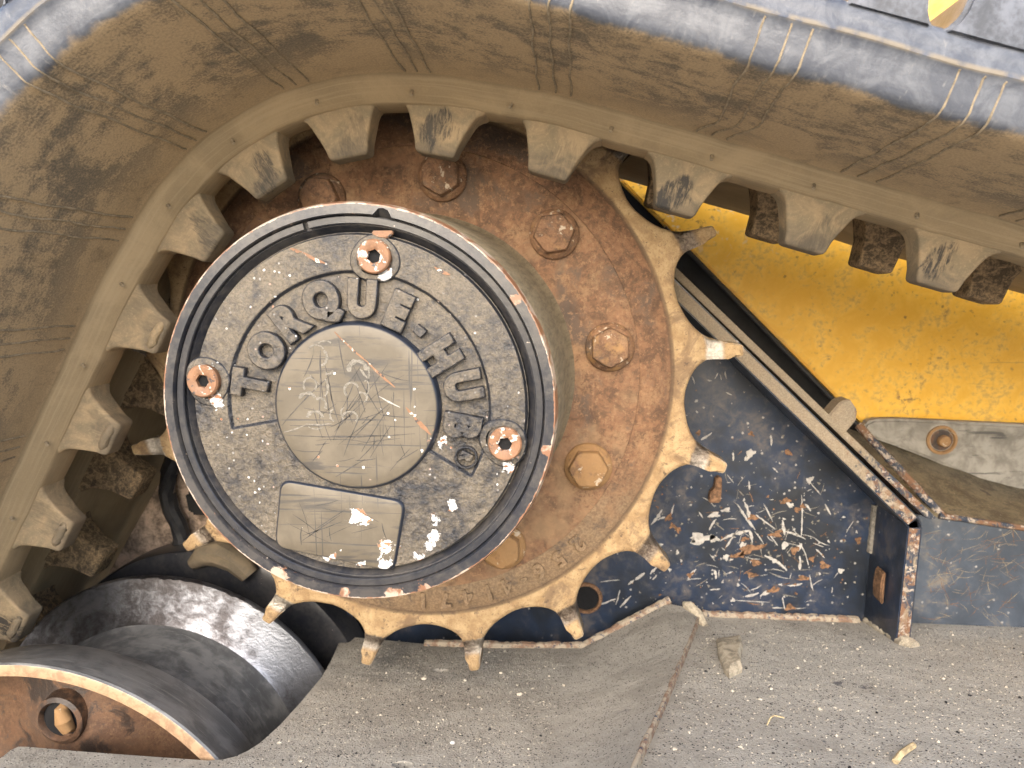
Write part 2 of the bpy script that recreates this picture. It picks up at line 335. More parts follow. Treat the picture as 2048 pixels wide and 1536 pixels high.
def m_housing():
    n = N('hub_housing_paint'); a, g, f, dust = hubpaint(n); q = n.xyz(); r = n.rad(); pv = n.polar()
    strk = n.noise(70, 5, .65, .3, n.mp(scale=(1, .5, 4), vec=pv))
    black = n.mx(n.mul(dust, .35), (.018, .02, .027), (.14, .125, .105))
    side = n.mx(n.st(n.add(n.mul(strk, .6), n.mul(f, .4)), .35, .62), (.13, .108, .068), (.26, .215, .14))
    onside = n.mul(n.st(q[1], -.1565, -.1535), n.st(r, .113, .1145))
    base = n.mx(onside, black, side)
    edge = n.mul(n.st(n.ma('ABSOLUTE', n.add(r, -.1152)), .0028, .0004), n.st(q[1], -.1500, -.1555))
    e2 = n.mul(n.st(n.ma('ABSOLUTE', n.add(r, -.1086)), .0012, .0002), .5)
    ew = n.st(n.add(n.mul(n.ma('MAXIMUM', edge, e2), .36), n.mul(n.noise(190, 7, .72, .5), .65)), .575, .60)
    bl = n.blobs([at(*p, -.16).to_tuple()+(rr,) for p, rr in (((1030, 600), .008), ((505, 1140), .013), ((790, 1195), .014), ((690, 1185), .008), ((850, 1180), .01), ((1095, 900), .008), ((560, 1150), .012))])
    ew = n.ma('MAXIMUM', ew, n.st(n.add(n.mul(bl, .42), n.mul(n.noise(180, 8, .7, .8), .62)), .58, .588))
    rs = n.st(n.noise(60, 5, .6, .4), .44, .54); chip = n.mx(rs, (.21, .105, .06), (.38, .31, .25))
    base = n.mx(n.mul(ew, n.st(q[1], -.150, -.154)), base, chip)
    return n.done(base, n.mf(onside, .3, .75), 0, n.bump(n.add(n.mul(strk, .4), n.mul(f, .4)), .35, .0008), .5)
def m_black(name='black_ring_paint', c=(.016, .018, .024)):
    n = N(name); a, g, f, dust = hubpaint(n)
    ch = n.mul(n.st(n.noise(300, 5, .7, .4), .7, .72), .8); base = n.mx(n.mul(dust, .2), c, (.15, .135, .115))
    return n.done(n.mx(ch, base, (.6, .5, .42)), .3, 0, n.bump(g, .2, .0006), .5)
def m_plug():
    n = N('chipped_plug'); a = n.noise(190, 5, .65, .5); col, h, _, _ = rustcol(n, 2.2, 7.1)
    col = n.mx(.5, col, (.25, .125, .068)); w = n.st(a, .58, .60); d = n.st(n.noise(240, 5, .6, .4, n.mp(loc=(4, 4, 4))), .6, .63)
    col = n.mx(w, col, (.58, .55, .5)); col = n.mx(d, col, (.05, .045, .045))
    return n.done(col, .55, 0, n.bump(h, .4, .0006), .4)
def m_navy(name='scraped_navy_paint', dustamt=.33, c0=(.017, .021, .028), c1=(.021, .034, .064)):
    n = N(name); a = n.noise(18, 5, .6, .4); f = n.noise(420, 5, .7); g = n.noise(90, 6, .7, .5)
    base = n.mx(n.st(a, .35, .65), c0, c1)
    cell = n.xyz(n.vor(210, 'Color')); cd = n.vor(210)
    sp = n.mul(n.st(cell[0], .88, .89), n.st(n.add(cd, n.mul(f, .6)), .58, .5)); sp = n.mul(sp, n.st(n.noise(22, 4, .6), .44, .56))
    base = n.mx(n.mul(n.st(n.add(n.mul(a, .5), n.mul(g, .5)), .5, .72), dustamt), base, (.27, .21, .13))
    base = n.mx(n.mul(sp, .8), base, (.36, .34, .31))
    return n.done(base, n.mf(n.st(g, .4, .7), .3, .45), 0, n.bump(n.add(n.mul(n.noise(160, 3, .5), .5), n.mul(f, .1)), .25, .0012), .5)
def m_edge():
    n = N('chipped_plate_edge'); a = n.noise(85, 7, .72, .9, n.mp(scale=(1.4, 1, .7), rot=(0, R(40), 0))); b = n.noise(55, 6, .7, .5); f = n.noise(700, 4, .7); q = n.xyz()
    dusty = n.st(n.add(n.mul(a, .7), n.st(q[0], .425, .28, .04, .45)), .40, .5)
    paint = n.mx(n.st(b, .46, .54), (.03, .04, .06), (.17, .09, .05)); paint = n.mx(n.st(n.noise(160, 5, .7, .4, n.mp(loc=(3, 3, 1))), .54, .57), paint, (.34, .29, .24))
    base = n.mx(n.mul(dusty, .92), paint, n.mx(n.st(f, .4, .65), (.22, .175, .12), (.30, .245, .17)))
    return n.done(base, .7, 0, n.bump(n.add(n.mul(a, .7), n.mul(f, .4)), .8, .0018), .4)
def m_deck():
    n = N('settled_dust'); a = n.noise(14, 6, .6, .4); b = n.noise(110, 6, .7, .2); f = n.noise(900, 4, .8); q = n.xyz()
    col = n.mx(n.st(n.add(n.mul(a, .6), n.mul(b, .4)), .38, .62), (.335, .313, .272), (.445, .42, .37))
    col = n.mx(n.st(q[0], .05, .38, 0, .45), col, (.52, .505, .47))  # right side painted lighter, as the better lit part of the deck
    cl = n.xyz(n.vor(620, 'Color')); cd = n.vor(620)
    col = n.mx(n.mul(n.st(cl[0], .84, .86), n.st(cd, .42, .3)), col, (.46, .42, .35)); col = n.mx(n.mul(n.st(cl[1], .82, .84), n.st(cd, .45, .32)), col, (.035, .035, .038))
    col = n.mx(n.mul(n.st(f, .55, .72), .5), col, (.17, .16, .145))
    col = n.mx(n.mul(n.st(n.noise(11, 6, .65, .6, n.mp(loc=(1, 5, 2))), .48, .66), .4), col, (.17, .158, .135))
    nv = n.mul(n.st(n.noise(75, 6, .7, .5), .61, .68), n.st(q[0], .1, .24, .15, .7)); col = n.mx(nv, col, (.045, .052, .075))
    return n.done(col, .92, 0, n.bump(n.noise(30, 5, .55), .7, .006, n.bump(n.add(n.add(n.mul(b, .6), n.mul(f, .8)), n.mul(cd, -.35)), 1.0, .0018)), .25)
def m_crease():
    n = N('worn_plate_crease'); a = n.noise(90, 6, .7, .5); b = n.noise(300, 5, .7)
    col = n.mx(n.st(a, .46, .56), (.34, .29, .22), (.22, .145, .10)); col = n.mx(n.st(b, .56, .62), col, (.045, .055, .085))
    return n.done(col, .75, 0, n.bump(b, .8, .0015), .35)
def m_yellow():
    n = N('dirty_yellow_paint'); a = n.noise(9, 6, .65, .5); b = n.noise(30, 7, .7, .6); f = n.noise(150, 6, .7, .3)
    col = n.mx(n.st(b, .36, .68), (.74, .40, .028), (.86, .52, .07))
    dirt = n.mul(n.st(n.add(n.mul(b, .5), n.mul(f, .5)), .49, .62), .55); col = n.mx(dirt, col, (.34, .2, .07))
    dk = n.mul(n.mul(n.st(n.add(n.mul(f, .6), n.mul(a, .4)), .55, .62), n.st(n.noise(12, 4, .6, .4, n.mp(loc=(4, 1, 2))), .42, .62)), .8); col = n.mx(dk, col, (.17, .085, .03))
    cl = n.xyz(n.vor(75, 'Color')); dot = n.mul(n.st(cl[0], .80, .81), n.st(n.add(n.vor(75), n.mul(f, .9)), .60, .48)); col = n.mx(n.mul(dot, .75), col, (.12, .06, .03))
    q = n.xyz(); wh = n.mul(n.st(n.noise(110, 5, .65, .6), .6, .63), n.mul(n.st(q[2], .08, .16), n.st(q[0], .5, .3))); col = n.mx(n.mul(wh, .8), col, (.62, .56, .46))
    sc = n.mul(n.st(n.noise(60, 3, .5, .2, n.mp(scale=(.1, 1, 2.0), rot=(0, R(35), 0))), .69, .71), .35); col = n.mx(sc, col, (.25, .14, .05))
    return n.done(col, .42, 0, n.bump(f, .15, .001), .5)
def m_grey():
    n = N('dusty_grey_paint'); b = n.noise(40, 6, .65, .4); f = n.noise(300, 5, .7)
    col = n.mx(n.st(b, .38, .62), (.17, .155, .13), (.3, .28, .24)); q = n.xyz()
    col = n.mx(n.mul(n.st(n.noise(60, 5, .6, .3, n.mp(scale=(.25, 1, 2), rot=(0, R(25), 0))), .6, .64), .8), col, (.06, .058, .055))
    return n.done(col, .6, 0, n.bump(f, .3, .001), .4)
def m_ledge():
    n = N('dirt_covered_ledge'); b = n.noise(45, 6, .7, .4); f = n.noise(420, 5, .75)
    col = n.mx(n.st(n.add(n.mul(b, .6), n.mul(f, .4)), .4, .6), (.1, .082, .055), (.2, .165, .105)); col = n.mx(n.st(f, .64, .7), col, (.42, .36, .28)); col = n.mx(n.mul(n.st(b, .6, .66), .7), col, (.05, .04, .035))
    return n.done(col, .9, 0, n.bump(f, .9, .002), .25)
def m_plain(name, c, rough=.7, var=.35, sc=60, metal=0.0, bump=.3):
    n = N(name); b = n.noise(sc, 6, .65, .4); f = n.noise(sc*7, 4, .7)
    k = n.add(n.mul(b, .7), n.mul(f, .3)); d = tuple(v*(1-var) for v in c); e = tuple(min(1, v*(1+var)) for v in c)
    return n.done(n.mx(n.st(k, .38, .62), d, e), rough, metal, n.bump(k, bump, .0012), .4)
def m_steel():
    n = N('polished_flange_steel'); pv = n.polar((-.2395, -.356)); a = n.noise(13, 4, .55, .6); s = n.noise(140, 5, .7, .4, n.mp(scale=(1, 1, 1.0), vec=pv)); f = n.noise(600, 4, .7)
    d = n.st(n.add(n.mul(a, .65), n.mul(s, .35)), .42, .6)
    col = n.mx(d, (.07, .066, .07), (.27, .285, .32))
    return n.done(col, n.mf(d, .42, .3), .9, n.bump(n.add(n.mul(s, .6), n.mul(f, .3)), .5, .0012), .5)
def m_tyre():
    n = N('worn_wheel_tread'); pv = n.polar((-.2395, -.356)); a = n.noise(60, 6, .65, .3, pv); s = n.noise(200, 4, .6, .1, n.mp(scale=(1, 2.2, .25), vec=pv)); f = n.noise(700, 4, .75)
    col = n.mx(n.st(a, .38, .64), (.085, .088, .092), (.18, .183, .185)); col = n.mx(n.mul(n.st(s, .6, .66), .5), col, (.27, .27, .26)); col = n.mx(n.st(f, .7, .74), col, (.35, .33, .29))
    return n.done(col, .42, .15, n.bump(n.add(s, n.mul(f, .3)), .3, .0008), .5)
def m_rimedge():
    n = N('bare_rim_edge'); a = n.noise(140, 5, .65, .3); r = n.rad((-.2395, -.356))
    col = n.mx(n.st(a, .38, .62), (.24, .15, .088), (.35, .235, .14)); sh = n.st(r, .1755, .1768); col = n.mx(n.mul(sh, n.st(a, .4, .55)), col, (.6, .58, .55))
    return n.done(col, .5, n.mul(sh, .8), n.bump(a, .4, .0008), .4)
def m_dish():
    n = N('shaded_oily_rust'); col, h, a, d = rustcol(n, .9, 9.3); oil = n.st(n.noise(26, 7, .72, .8), .49, .57)
    col = n.mx(.62, col, (.06, .028, .013)); col = n.mx(n.mul(oil, .85), col, (.022, .017, .015))  # rust and oil tones darkened to hold the dish's shadow
    return n.done(col, n.mf(oil, .65, .35), 0, n.bump(h, .7, .0015), .45)

M = dict(belt=m_belt(), lug=m_lug(), farlug=m_farlug(), rust=m_rust(), spr=m_sprocket(), bolt=m_bolt(), cover=m_cover(), disc=m_disc(), house=m_housing(),
         ring=m_black(), plug=m_plug(), navy=m_navy(), navy2=m_navy('dusty_blue_box_paint', .6, (.045, .055, .07), (.075, .092, .118)), edge=m_edge(), deck=m_deck(), crease=m_crease(), yellow=m_yellow(),
         grey=m_grey(), ledge=m_ledge(), steel=m_steel(), tyre=m_tyre(), rimedge=m_rimedge(), dish=m_dish(),
         black=m_plain('matt_black_paint', (.012, .012, .013), .6), ridge=m_plain('ridge_dust', (.235, .19, .128), .8, .3, 200), ridgew=m_plain('ridge_pale_dust', (.34, .3, .25), .7, .3, 200),
         white=m_plain('bare_primer', (.34, .325, .30), .6, .25, 200), chiprust=m_plain('chip_rust', (.155, .085, .045), .75, .5, 260), scrape=m_plain('dull_scrape', (.17, .155, .13), .7, .4, 300), pale=m_plain('chalk', (.6, .59, .56), .7, .2, 300),
         chalk=m_plain('faded_marker', (.165, .152, .128), .7, .3, 700), scr=m_plain('dark_scratch', (.05, .047, .045), .5, .3, 300), stone=m_plain('pale_stone', (.42, .38, .31), .9, .35, 160), mud=m_plain('dry_mud', (.36, .315, .24), .95, .4, 110, bump=.9),
         tread=m_plain('tread_rubber', (.085, .093, .112), .36, .45, 55), ground=m_plain('dry_earth', (.5, .44, .35), .95, .3, 3), hole=m_plain('hole_black', (.006, .006, .007), .9), dirtplate=m_plain('stained_plate', (.42, .31, .23), .6, .6, 45), grass=m_plain('dry_grass', (.42, .33, .19), .8, .3, 200))

# ---------------------------------------------------------------- ground the machine stands on
gr = mesh('ground', [(-60, -60, -.62), (60, -60, -.62), (60, 60, -.62), (-60, 60, -.62)], [(0, 1, 2, 3)], M['ground'], None, None); gr['kind'] = 'structure'

# ---------------------------------------------------------------- machine body behind
wall = prism('dark_backing', [(-.75, -.5), (.9, -.5), (.9, .62), (-.75, .62)], .345, .365, M['black'], None, .002)  # added black backing, its colour stands in for the hollow's shade
tag(wall, 'black backing sheet standing in for the dark hollow behind the sprocket and rubber track', 'dark backing')
E_ = [at(1336, 454, .28), at(1726, 848, .28), at(1806, 921, .28)]
yp = empty('yellow_body_panel', 'dirty yellow painted body panel behind the upper track run', 'body panel', (.5, .28, .1))
prism('panel', [(E_[0].x-.12, E_[0].z+.115), (E_[0].x, E_[0].z), (E_[1].x, E_[1].z), (E_[2].x, E_[2].z), (.66, -.19), (1.0, -.22), (1.0, .6), (E_[0].x-.12, .6)], .28, .30, M['yellow'], yp, .002)
pl = empty('bolted_grey_plate', 'grey dusty plate with one recessed bolt under the yellow panel', 'plate', (.55, .27, -.1))
pp = [at(*p, .262) for p in ((1722, 868), (1732, 846), (1748, 839), (1800, 838), (2048, 850), (2400, 862), (2400, 1070), (2048, 985), (1960, 962), (1850, 915), (1790, 892))]
prism('plate', [(p.x, p.z) for p in pp], .262, .279, M['grey'], pl, .003)
c = at(1883, 880, .262)
b_ = lathe('recess_ring', [(.0165, .2625), (.0162, .2600), (.0135, .2595), (.0125, .2615), (.0118, .2655)], M['bolt'], pl, 40, (c.x, c.z))
lathe('recess_floor', [(.0118, .2619), (.0001, .2619)], M['dish'], b_, 24, (c.x, c.z))
lathe('bolt_end', [(.0001, .2565), (.0055, .257), (.0065, .2585), (.0068, .262)], M['bolt'], b_, 24, (c.x+.002, c.z-.001))

# ---------------------------------------------------------------- blue box and dirty ledge at right
bx_ = empty('blue_frame_box', 'blue painted box section with dirt covered ledge at right', 'frame box', (.55, .15, -.2))
fr = [at(1832, 1025, .15), at(1880, 1030, .15), at(2048, 1055, .15)]
bm = bmesh.new()
top = [(fr[0].x, fr[0].z-.004), (fr[1].x, fr[1].z), (fr[2].x, fr[2].z), (.86, fr[2].z-.035)]
prism('front_face', [(.445, -.33), (.9, -.33), (.9, top[3][1])]+[top[2], top[1], top[0]]+[(.445, top[0][1]-.004)], .150, .158, M['navy2'], bx_, .0015)
q0 = at(1722, 862, .262); q1 = at(1800, 905, .262); q2 = at(2048, 985, .262)
led = [(fr[0].x+.012, .149, fr[0].z+.002), (fr[1].x, .148, fr[1].z+.001), (fr[2].x, .148, fr[2].z+.001), (.9, .148, top[3][1]-.003), (.9, .279, q2.z-.025), (q2.x, .279, q2.z+.006), (q1.x, .279, q1.z+.006), (q0.x-.02, .279, q0.z+.004)]
lm = mesh('ledge', led+[(v[0], v[1]+.001, v[2]-.004) for v in led], [(0, 1, 2, 5, 6, 7), (2, 3, 4, 5), (8, 9, 10, 13, 14, 15), (10, 11, 12, 13)]+[(i, (i+1) % 8, 8+(i+1) % 8, 8+i) for i in range(8)], M['ledge'], bx_, 20)
bm = bmesh.new(); e0, e1 = at(1716, 850, .2), at(1884, 1032, .15)
lip_pts = [Vector(e0).lerp(Vector(e1), t/14) for t in range(15)]
tube(bm, [p+Vector((0, 0, .0006*math.sin(i*2.1))) for i, p in enumerate(lip_pts)], .0042, 8); bmobj('ledge_lip', bm, M['edge'], bx_)
bm = bmesh.new(); tube(bm, [Vector((fr[1].x-.002, .1475, fr[1].z))] + [Vector((fr[1].x+(fr[2].x-fr[1].x)*t, .1475+.0005*math.sin(t*9), fr[1].z+(fr[2].z-fr[1].z)*t)) for t in (.2, .4, .6, .8, 1, 1.4)], .0028, 8); bmobj('front_lip', bm, M['edge'], bx_)
bm = bmesh.new(); e0, e1 = at(1330, 455, .24), at(1716, 850, .2)
tube(bm, [Vector(e0).lerp(Vector(e1), t) for t in (0, .3, .6, .9, 1)], .0026, 8); bmobj('upper_edge', bm, M['black'], bx_)

# ---------------------------------------------------------------- navy drive mount: plate, bent flange, welds
mt = empty('drive_mount_plate', 'scratched navy blue mounting plate with bent flange right of the sprocket', 'mount plate', (.3, .15, -.1))
D0, D1 = Vector((.4266, -.129)), Vector((.2088, .0753)); dd = (D1-D0).normalized(); nn = Vector((-dd.y, dd.x))
if nn.x < 0: nn = -nn                                    # outward: up and to the right
def dg(t, off): p = D0+dd*t+nn*off; return (p.x, p.y)
prism('plate', [(-.22, -.34), (.430, -.34), (.430, -.135), dg(0, -.001), dg(.46, -.001), (-.10, .16), (-.22, .05)], .150, .160, M['navy'], mt, .001)
# bent flange: a strip that follows the diagonal, turns the corner and runs down
outer = [dg(.46, .004), dg(.02, .004)]; inner = [dg(.46, -.006), dg(.012, -.006)]
cxz = D0
arc_o, arc_i = [], []
a0 = math.atan2(nn.y, nn.x); a1_ = 0.0 - R(4)
cc = Vector((.4190, -.1400))
for k in range(7):
    a = a0+(a1_-a0)*k/6
    arc_o.append((cc.x+.0125*math.cos(a), cc.y+.0125*math.sin(a))); arc_i.append((cc.x+.0005*math.cos(a), cc.y+.0005*math.sin(a)))
down_o = (.4275, -.30); down_i = (.4150, -.30)
strip_o = [dg(.46, .0035)]+arc_o+[down_o]; strip_i = [dg(.46, -.0092)]+arc_i+[down_i]
bm = bmesh.new(); V0 = []
Y0, Y1 = .080, .151
for (o, i_) in zip(strip_o, strip_i):
    V0.append([bm.verts.new((o[0], Y0, o[1])), bm.verts.new((i_[0], Y0, i_[1])), bm.verts.new((i_[0], Y1, i_[1])), bm.verts.new((o[0], Y1, o[1]))])
fm = []
for a, b in zip(V0, V0[1:]):
    for k in range(4):
        f = bm.faces.new((a[k], a[(k+1) % 4], b[(k+1) % 4], b[k])); f.material_index = 1 if k == 0 else 0
for e in (V0[0], V0[-1]): bm.faces.new(e)
ed = [e for e in bm.edges if abs(e.verts[0].co.y-Y0) < 1e-6 and abs(e.verts[1].co.y-Y0) < 1e-6 and len(e.link_faces) == 2 and abs(e.link_faces[0].normal.dot(e.link_faces[1].normal)) < .5]
bmesh.ops.bevel(bm, geom=ed, offset=.0012, segments=2, affect='EDGES')
bmobj('bent_flange', bm, [M['navy'], M['edge']], mt, 40)
prism('backing_bar', [dg(.46, .0043), dg(-.016, .0045), dg(-.020, .0105), dg(.46, .0112)], .090, .16, M['edge'], mt, .001)
# clip bolted on the bar
cl = at(1678, 822, .10); prism('clip', [(cl.x-.014, cl.z-.006), (cl.x-.002, cl.z+.010), (cl.x+.006, cl.z+.012), (cl.x+.013, cl.z+.002), (cl.x+.012, cl.z-.008), (cl.x+.004, cl.z-.018)], .092, .112, M['edge'], mt, .0012)
prism('clip_nut', [(cl.x+.006+.006*math.cos(k*math.pi/3), cl.z+.003+.006*math.sin(k*math.pi/3)) for k in range(6)], .104, .122, M['bolt'], mt, .001)
p = at(1172, 1196, .149); lathe('pipe_hole', [(.017, .1485), (.016, .1470), (.0135, .1468), (.013, .1495)], M['chiprust'], mt, 32, (p.x, p.z)); lathe('pipe_hole_floor', [(.0132, .1492), (.0001, .1492)], M['hole'], mt, 24, (p.x, p.z))  # near-black disc stands in for the dark inside of the hole
p = at(1432, 978, .149); prism('tab', [(p.x-.0075, p.z-.0125), (p.x+.0035, p.z-.0118), (p.x+.0042, p.z+.004), (p.x+.0036, p.z+.014), (p.x-.0015, p.z+.0135), (p.x-.003, p.z+.001), (p.x-.0068, p.z-.001)], .141, .151, M['chiprust'], mt, .0012)
p = at(1762, 1165, .12); prism('weld_patch', [(.4135, p.z-.016), (.4162, p.z-.017), (.4162, p.z+.015), (.4138, p.z+.013), (.4125, p.z+.004), (.4122, p.z-.007)], .108, .126, M['chiprust'], mt, .0012)
# seam of white sealant at the inner bend
bm = bmesh.new(); rn = random.Random(77)
for k in range(150):                     # fine scratches on the blue box
    x, y = rn.uniform(1860, 2040), rn.uniform(1060, 1240); a = at(x, y, .1497); ribbon(bm, (a.x, a.z), rn.gauss(.5, .8), rn.uniform(.004, .024), rn.uniform(.00018, .0005), .14985, 5000+k, rn.uniform(-.1, .1), 0 if rn.random() < .6 else 1, .3)
o = bmobj('fine_scratches', bm, [M['ridge'], M['chiprust']], bx_, None); o['kind'] = 'stuff'
p0, p1 = at(1752, 1010, .149), at(1742, 1105, .149); bm = bmesh.new(); tube(bm, [p0.lerp(p1, t/8)+Vector((.0004*math.sin(t*3), 0, 0)) for t in range(9)], .0040, 8); bmobj('seam_sealant', bm, M['scrape'], mt)

def blob(bm, p, r, y, seed, asp=1.0, ang=0.0, mi=0):
    rn = random.Random(seed); k = 15; t = Vector((math.cos(ang), 0, math.sin(ang))); s = Vector((-t.z, 0, t.x)); ph = rn.uniform(0, 6)
    vs_ = [bm.verts.new(Vector((p[0], y, p[1]))+(t*math.cos(2*math.pi*i/k)*asp+s*math.sin(2*math.pi*i/k))*r*(1+.28*math.sin(3*2*math.pi*i/k+ph)+rn.uniform(-.3, .3))) for i in range(k)]
    f = bm.faces.new(vs_); f.material_index = mi
# paint scrapes down to primer and rust (x0, y0, x1, y1, width px; photo positions on the plate plane)
bm = bmesh.new(); sd = 0
SCR = [(1604, 990, 1603, 1075, 6), (1570, 1062, 1612, 1078, 7), (1475, 1010, 1510, 1060, 9), (1490, 1003, 1500, 1040, 10), (1512, 1030, 1550, 1058, 6), (1528, 1008, 1546, 1044, 4), (1440, 1080, 1500, 1060, 13), (1452, 1095, 1475, 1060, 7),
       (1500, 1060, 1505, 1085, 9), (1565, 1040, 1570, 1070, 9), (1600, 1085, 1618, 1130, 5), (1530, 1110, 1575, 1140, 14), (1540, 1070, 1556, 1092, 5), (1490, 1194, 1518, 1186, 9), (1520, 1192, 1552, 1178, 11), (1600, 1112, 1600, 1140, 9),
       (1619, 1150, 1626, 1182, 5), (1575, 1172, 1605, 1168, 7), (1565, 1195, 1570, 1220, 6), (1545, 1216, 1568, 1216, 5), (1590, 1217, 1612, 1216, 3), (1430, 1140, 1432, 1158, 9), (1438, 1140, 1438, 1155, 4), (1376, 1158, 1392, 1138, 9), (1374, 1160, 1402, 1157, 5),
       (1418, 1060, 1432, 1038, 6), (1342, 1030, 1348, 1010, 7), (1302, 1050, 1325, 1020, 10), (1315, 1040, 1330, 1034, 7), (1398, 1024, 1406, 1036, 5), (1498, 962, 1499, 980, 6), (1632, 1098, 1650, 1116, 5), (1650, 1008, 1662, 1030, 5), (1610, 1008, 1622, 1022, 7),
       (1542, 870, 1543, 892, 6), (1466, 905, 1467, 922, 6), (1402, 880, 1424, 866, 8), (1240, 1215, 1262, 1192, 9), (1256, 1170, 1268, 1160, 8), (1232, 1210, 1240, 1180, 5), (1270, 1160, 1290, 1146, 10), (1300, 1148, 1322, 1126, 10), (1305, 1160, 1314, 1150, 6),
       (1190, 1212, 1232, 1198, 7), (1200, 1164, 1240, 1160, 4), (1420, 1180, 1440, 1178, 5), (1460, 1200, 1540, 1205, 3), (1414, 760, 1424, 762, 4), (1430, 758, 1436, 746, 4), (1440, 748, 1443, 760, 3), (1450, 742, 1453, 758, 3), (1384, 752, 1390, 768, 3), (1452, 785, 1464, 790, 4), (1390, 804, 1396, 800, 9), (1392, 822, 1396, 826, 5), (1620, 965, 1642, 990, 4), (1545, 935, 1556, 945, 4)]
for (x0, y0, x1, y1, wd) in SCR:
    sd += 1; a, b = at(x0, y0, .1494), at(x1, y1, .1494); v = b-a
    ribbon(bm, ((a.x+b.x)/2, (a.z+b.z)/2), math.atan2(v.z, v.x), max(v.length, .003), wd*.00027, .14965, sd, random.uniform(-.06, .06), 0, .45)
for (x, y, r, asp, an) in [(1500, 908, 9, 1.5, .8), (1400, 1077, 13, 1.9, .1), (1428, 1078, 9, 1.2, 0), (1386, 1082, 5, 1, 0), (1452, 1115, 8, .8, 0), (1466, 1200, 5, 1, 0), (1620, 960, 6, 1.5, 1), (1355, 1105, 6, .6, 0), (1340, 1140, 4, 1, 0), (1322, 1090, 4, 1, 0), (1452, 1020, 5, 2, .2), (1430, 1030, 6, 2.2, .2), (1580, 1010, 6, 1.6, -.5), (1476, 1170, 4, 1, 0), (1682, 1142, 6, 1, 0), (1598, 1095, 6, 1.6, 1), (1570, 1090, 7, 1.5, 1.2), (1485, 1090, 6, 1, 0)]:
    sd += 1; a = at(x, y, .1494); blob(bm, (a.x, a.z), r*.00042, .14955, sd, asp, an, 0)
for (x, y, r, asp, an) in [(1500, 1098, 11, 2.6, .35), (1478, 1110, 7, 2.4, .3), (1552, 1068, 8, 1.8, .2), (1512, 1125, 8, 1.6, -.2), (1590, 1100, 8, 1.2, .6), (1572, 1002, 7, 1.6, .3), (1595, 1020, 6, 1.3, 0), (1605, 1012, 6, 1, 0), (1546, 1180, 7, 1.8, .3), (1505, 1150, 6, 2, 0), (1624, 1118, 7, .8, 0), (1648, 1130, 8, 1.5, -.4), (1607, 1157, 6, 2.4, .05), (1345, 1052, 7, 1, -.6), (1356, 1060, 8, .8, .4), (1338, 1035, 6, 1.8, 1), (1580, 1215, 7, 1.5, 0), (1716, 1080, 9, .8, 0), (1506, 1035, 7, 1.6, .2), (1396, 866, 6, 1, 0), (1502, 868, 5, 1.5, -.5), (1576, 905, 6, 1.5, -.6), (1380, 1150, 5, 1.8, .8), (1490, 1078, 5, 2, .3)]:
    sd += 1; a = at(x, y, .1494); blob(bm, (a.x, a.z), r*.00042, .14935, sd, asp, an, 1)
rn = random.Random(5)
for k in range(110):                     # fine straw-thin scratches
    x, y = rn.gauss(1530, 95), rn.gauss(1090, 75)
    if y > 1222 or x > 1728 or y < 720+(x-1400)*.95: continue
    a = at(x, y, .1494); ribbon(bm, (a.x, a.z), rn.uniform(-.4, 3.2), rn.uniform(.004, .016), rn.uniform(.0004, .0010), .1497, 3000+k, rn.uniform(-.08, .08), rn.choice((0, 0, 1, 2, 2)), .4)
for k in range(420):
    x, y = rn.gauss(1530, 120), rn.gauss(1090, 85)
    if k > 260: x, y = rn.uniform(1200, 1720), rn.uniform(760, 1225)
    if y > 1228 or x > 1735 or y < 700+(x-1400)*.95: continue
    a = at(x, y, .1494); blob(bm, (a.x, a.z), rn.choice((1, 1, 1.4, 2.2))*.00042, .14945, 900+k, rn.uniform(.7, 2), rn.uniform(0, 3), rn.choice((0, 2, 2, 1)))
o = bmobj('paint_scrapes', bm, [M['white'], M['chiprust'], M['scrape']], mt, None); o['kind'] = 'stuff'

# ---------------------------------------------------------------- track frame: dusty decks, ramp, welds
tf = empty('track_frame', 'dust covered steel track frame deck below the sprocket', 'track frame', (.1, 0, -.3))
LZ, LK = -.26, -.16; RZ, RK = -.234, -.185
def lz(x, y): return LZ+LK*y
slot = [atp(*p, LZ, LK) for p in ((683, 1272), (676, 1290), (662, 1322), (642, 1356), (600, 1406), (560, 1450), (520, 1486), (495, 1502), (470, 1513), (445, 1519), (415, 1521), (300, 1513), (150, 1502), (60, 1494), (38, 1493), (22, 1500), (0, 1517))]
far = [atp(1166, 1292, LZ, LK), atp(1000, 1292, LZ, LK), atp(850, 1288, LZ, LK)]
nearR = atp(1080, 1545, LZ, LK)
outline = [(p.x, p.y) for p in slot]+[(-.29, slot[-1].y-.02), (-.29, -.36), (nearR.x-.05, -.36), (nearR.x, nearR.y)]+[(far[0].x, far[0].y), (far[1].x, far[1].y), (far[2].x, far[2].y)]
holes = []
for (px, py, rr) in ((881, 1341, .0075), (805, 1529, .0072)):
    c = atp(px, py, LZ, LK); holes.append([(c.x+rr*math.cos(k*math.pi/8), c.y+rr*.62*math.sin(k*math.pi/8)) for k in range(16)])
def plate_with_holes(name, outline, holes, zf, depth, mats, parent):
    bm = bmesh.new(); es = []
    loops = []
    for lp in [outline]+holes:
        vs_ = [bm.verts.new((p[0], p[1], zf(*p))) for p in lp]; loops.append(vs_)
        for i in range(len(vs_)): es.append(bm.edges.new((vs_[i], vs_[(i+1) % len(vs_)])))
    bmesh.ops.triangle_fill(bm, use_beauty=True, edges=es)
    for vs_ in loops:
        lo = [bm.verts.new((v.co.x, v.co.y, v.co.z-depth)) for v in vs_]
        for i in range(len(vs_)): j = (i+1) % len(vs_); bm.faces.new((vs_[i], vs_[j], lo[j], lo[i]))
    return bmobj(name, bm, mats, parent, 30)
plate_with_holes('left_deck', outline, holes, lz, .16, M['deck'], tf)
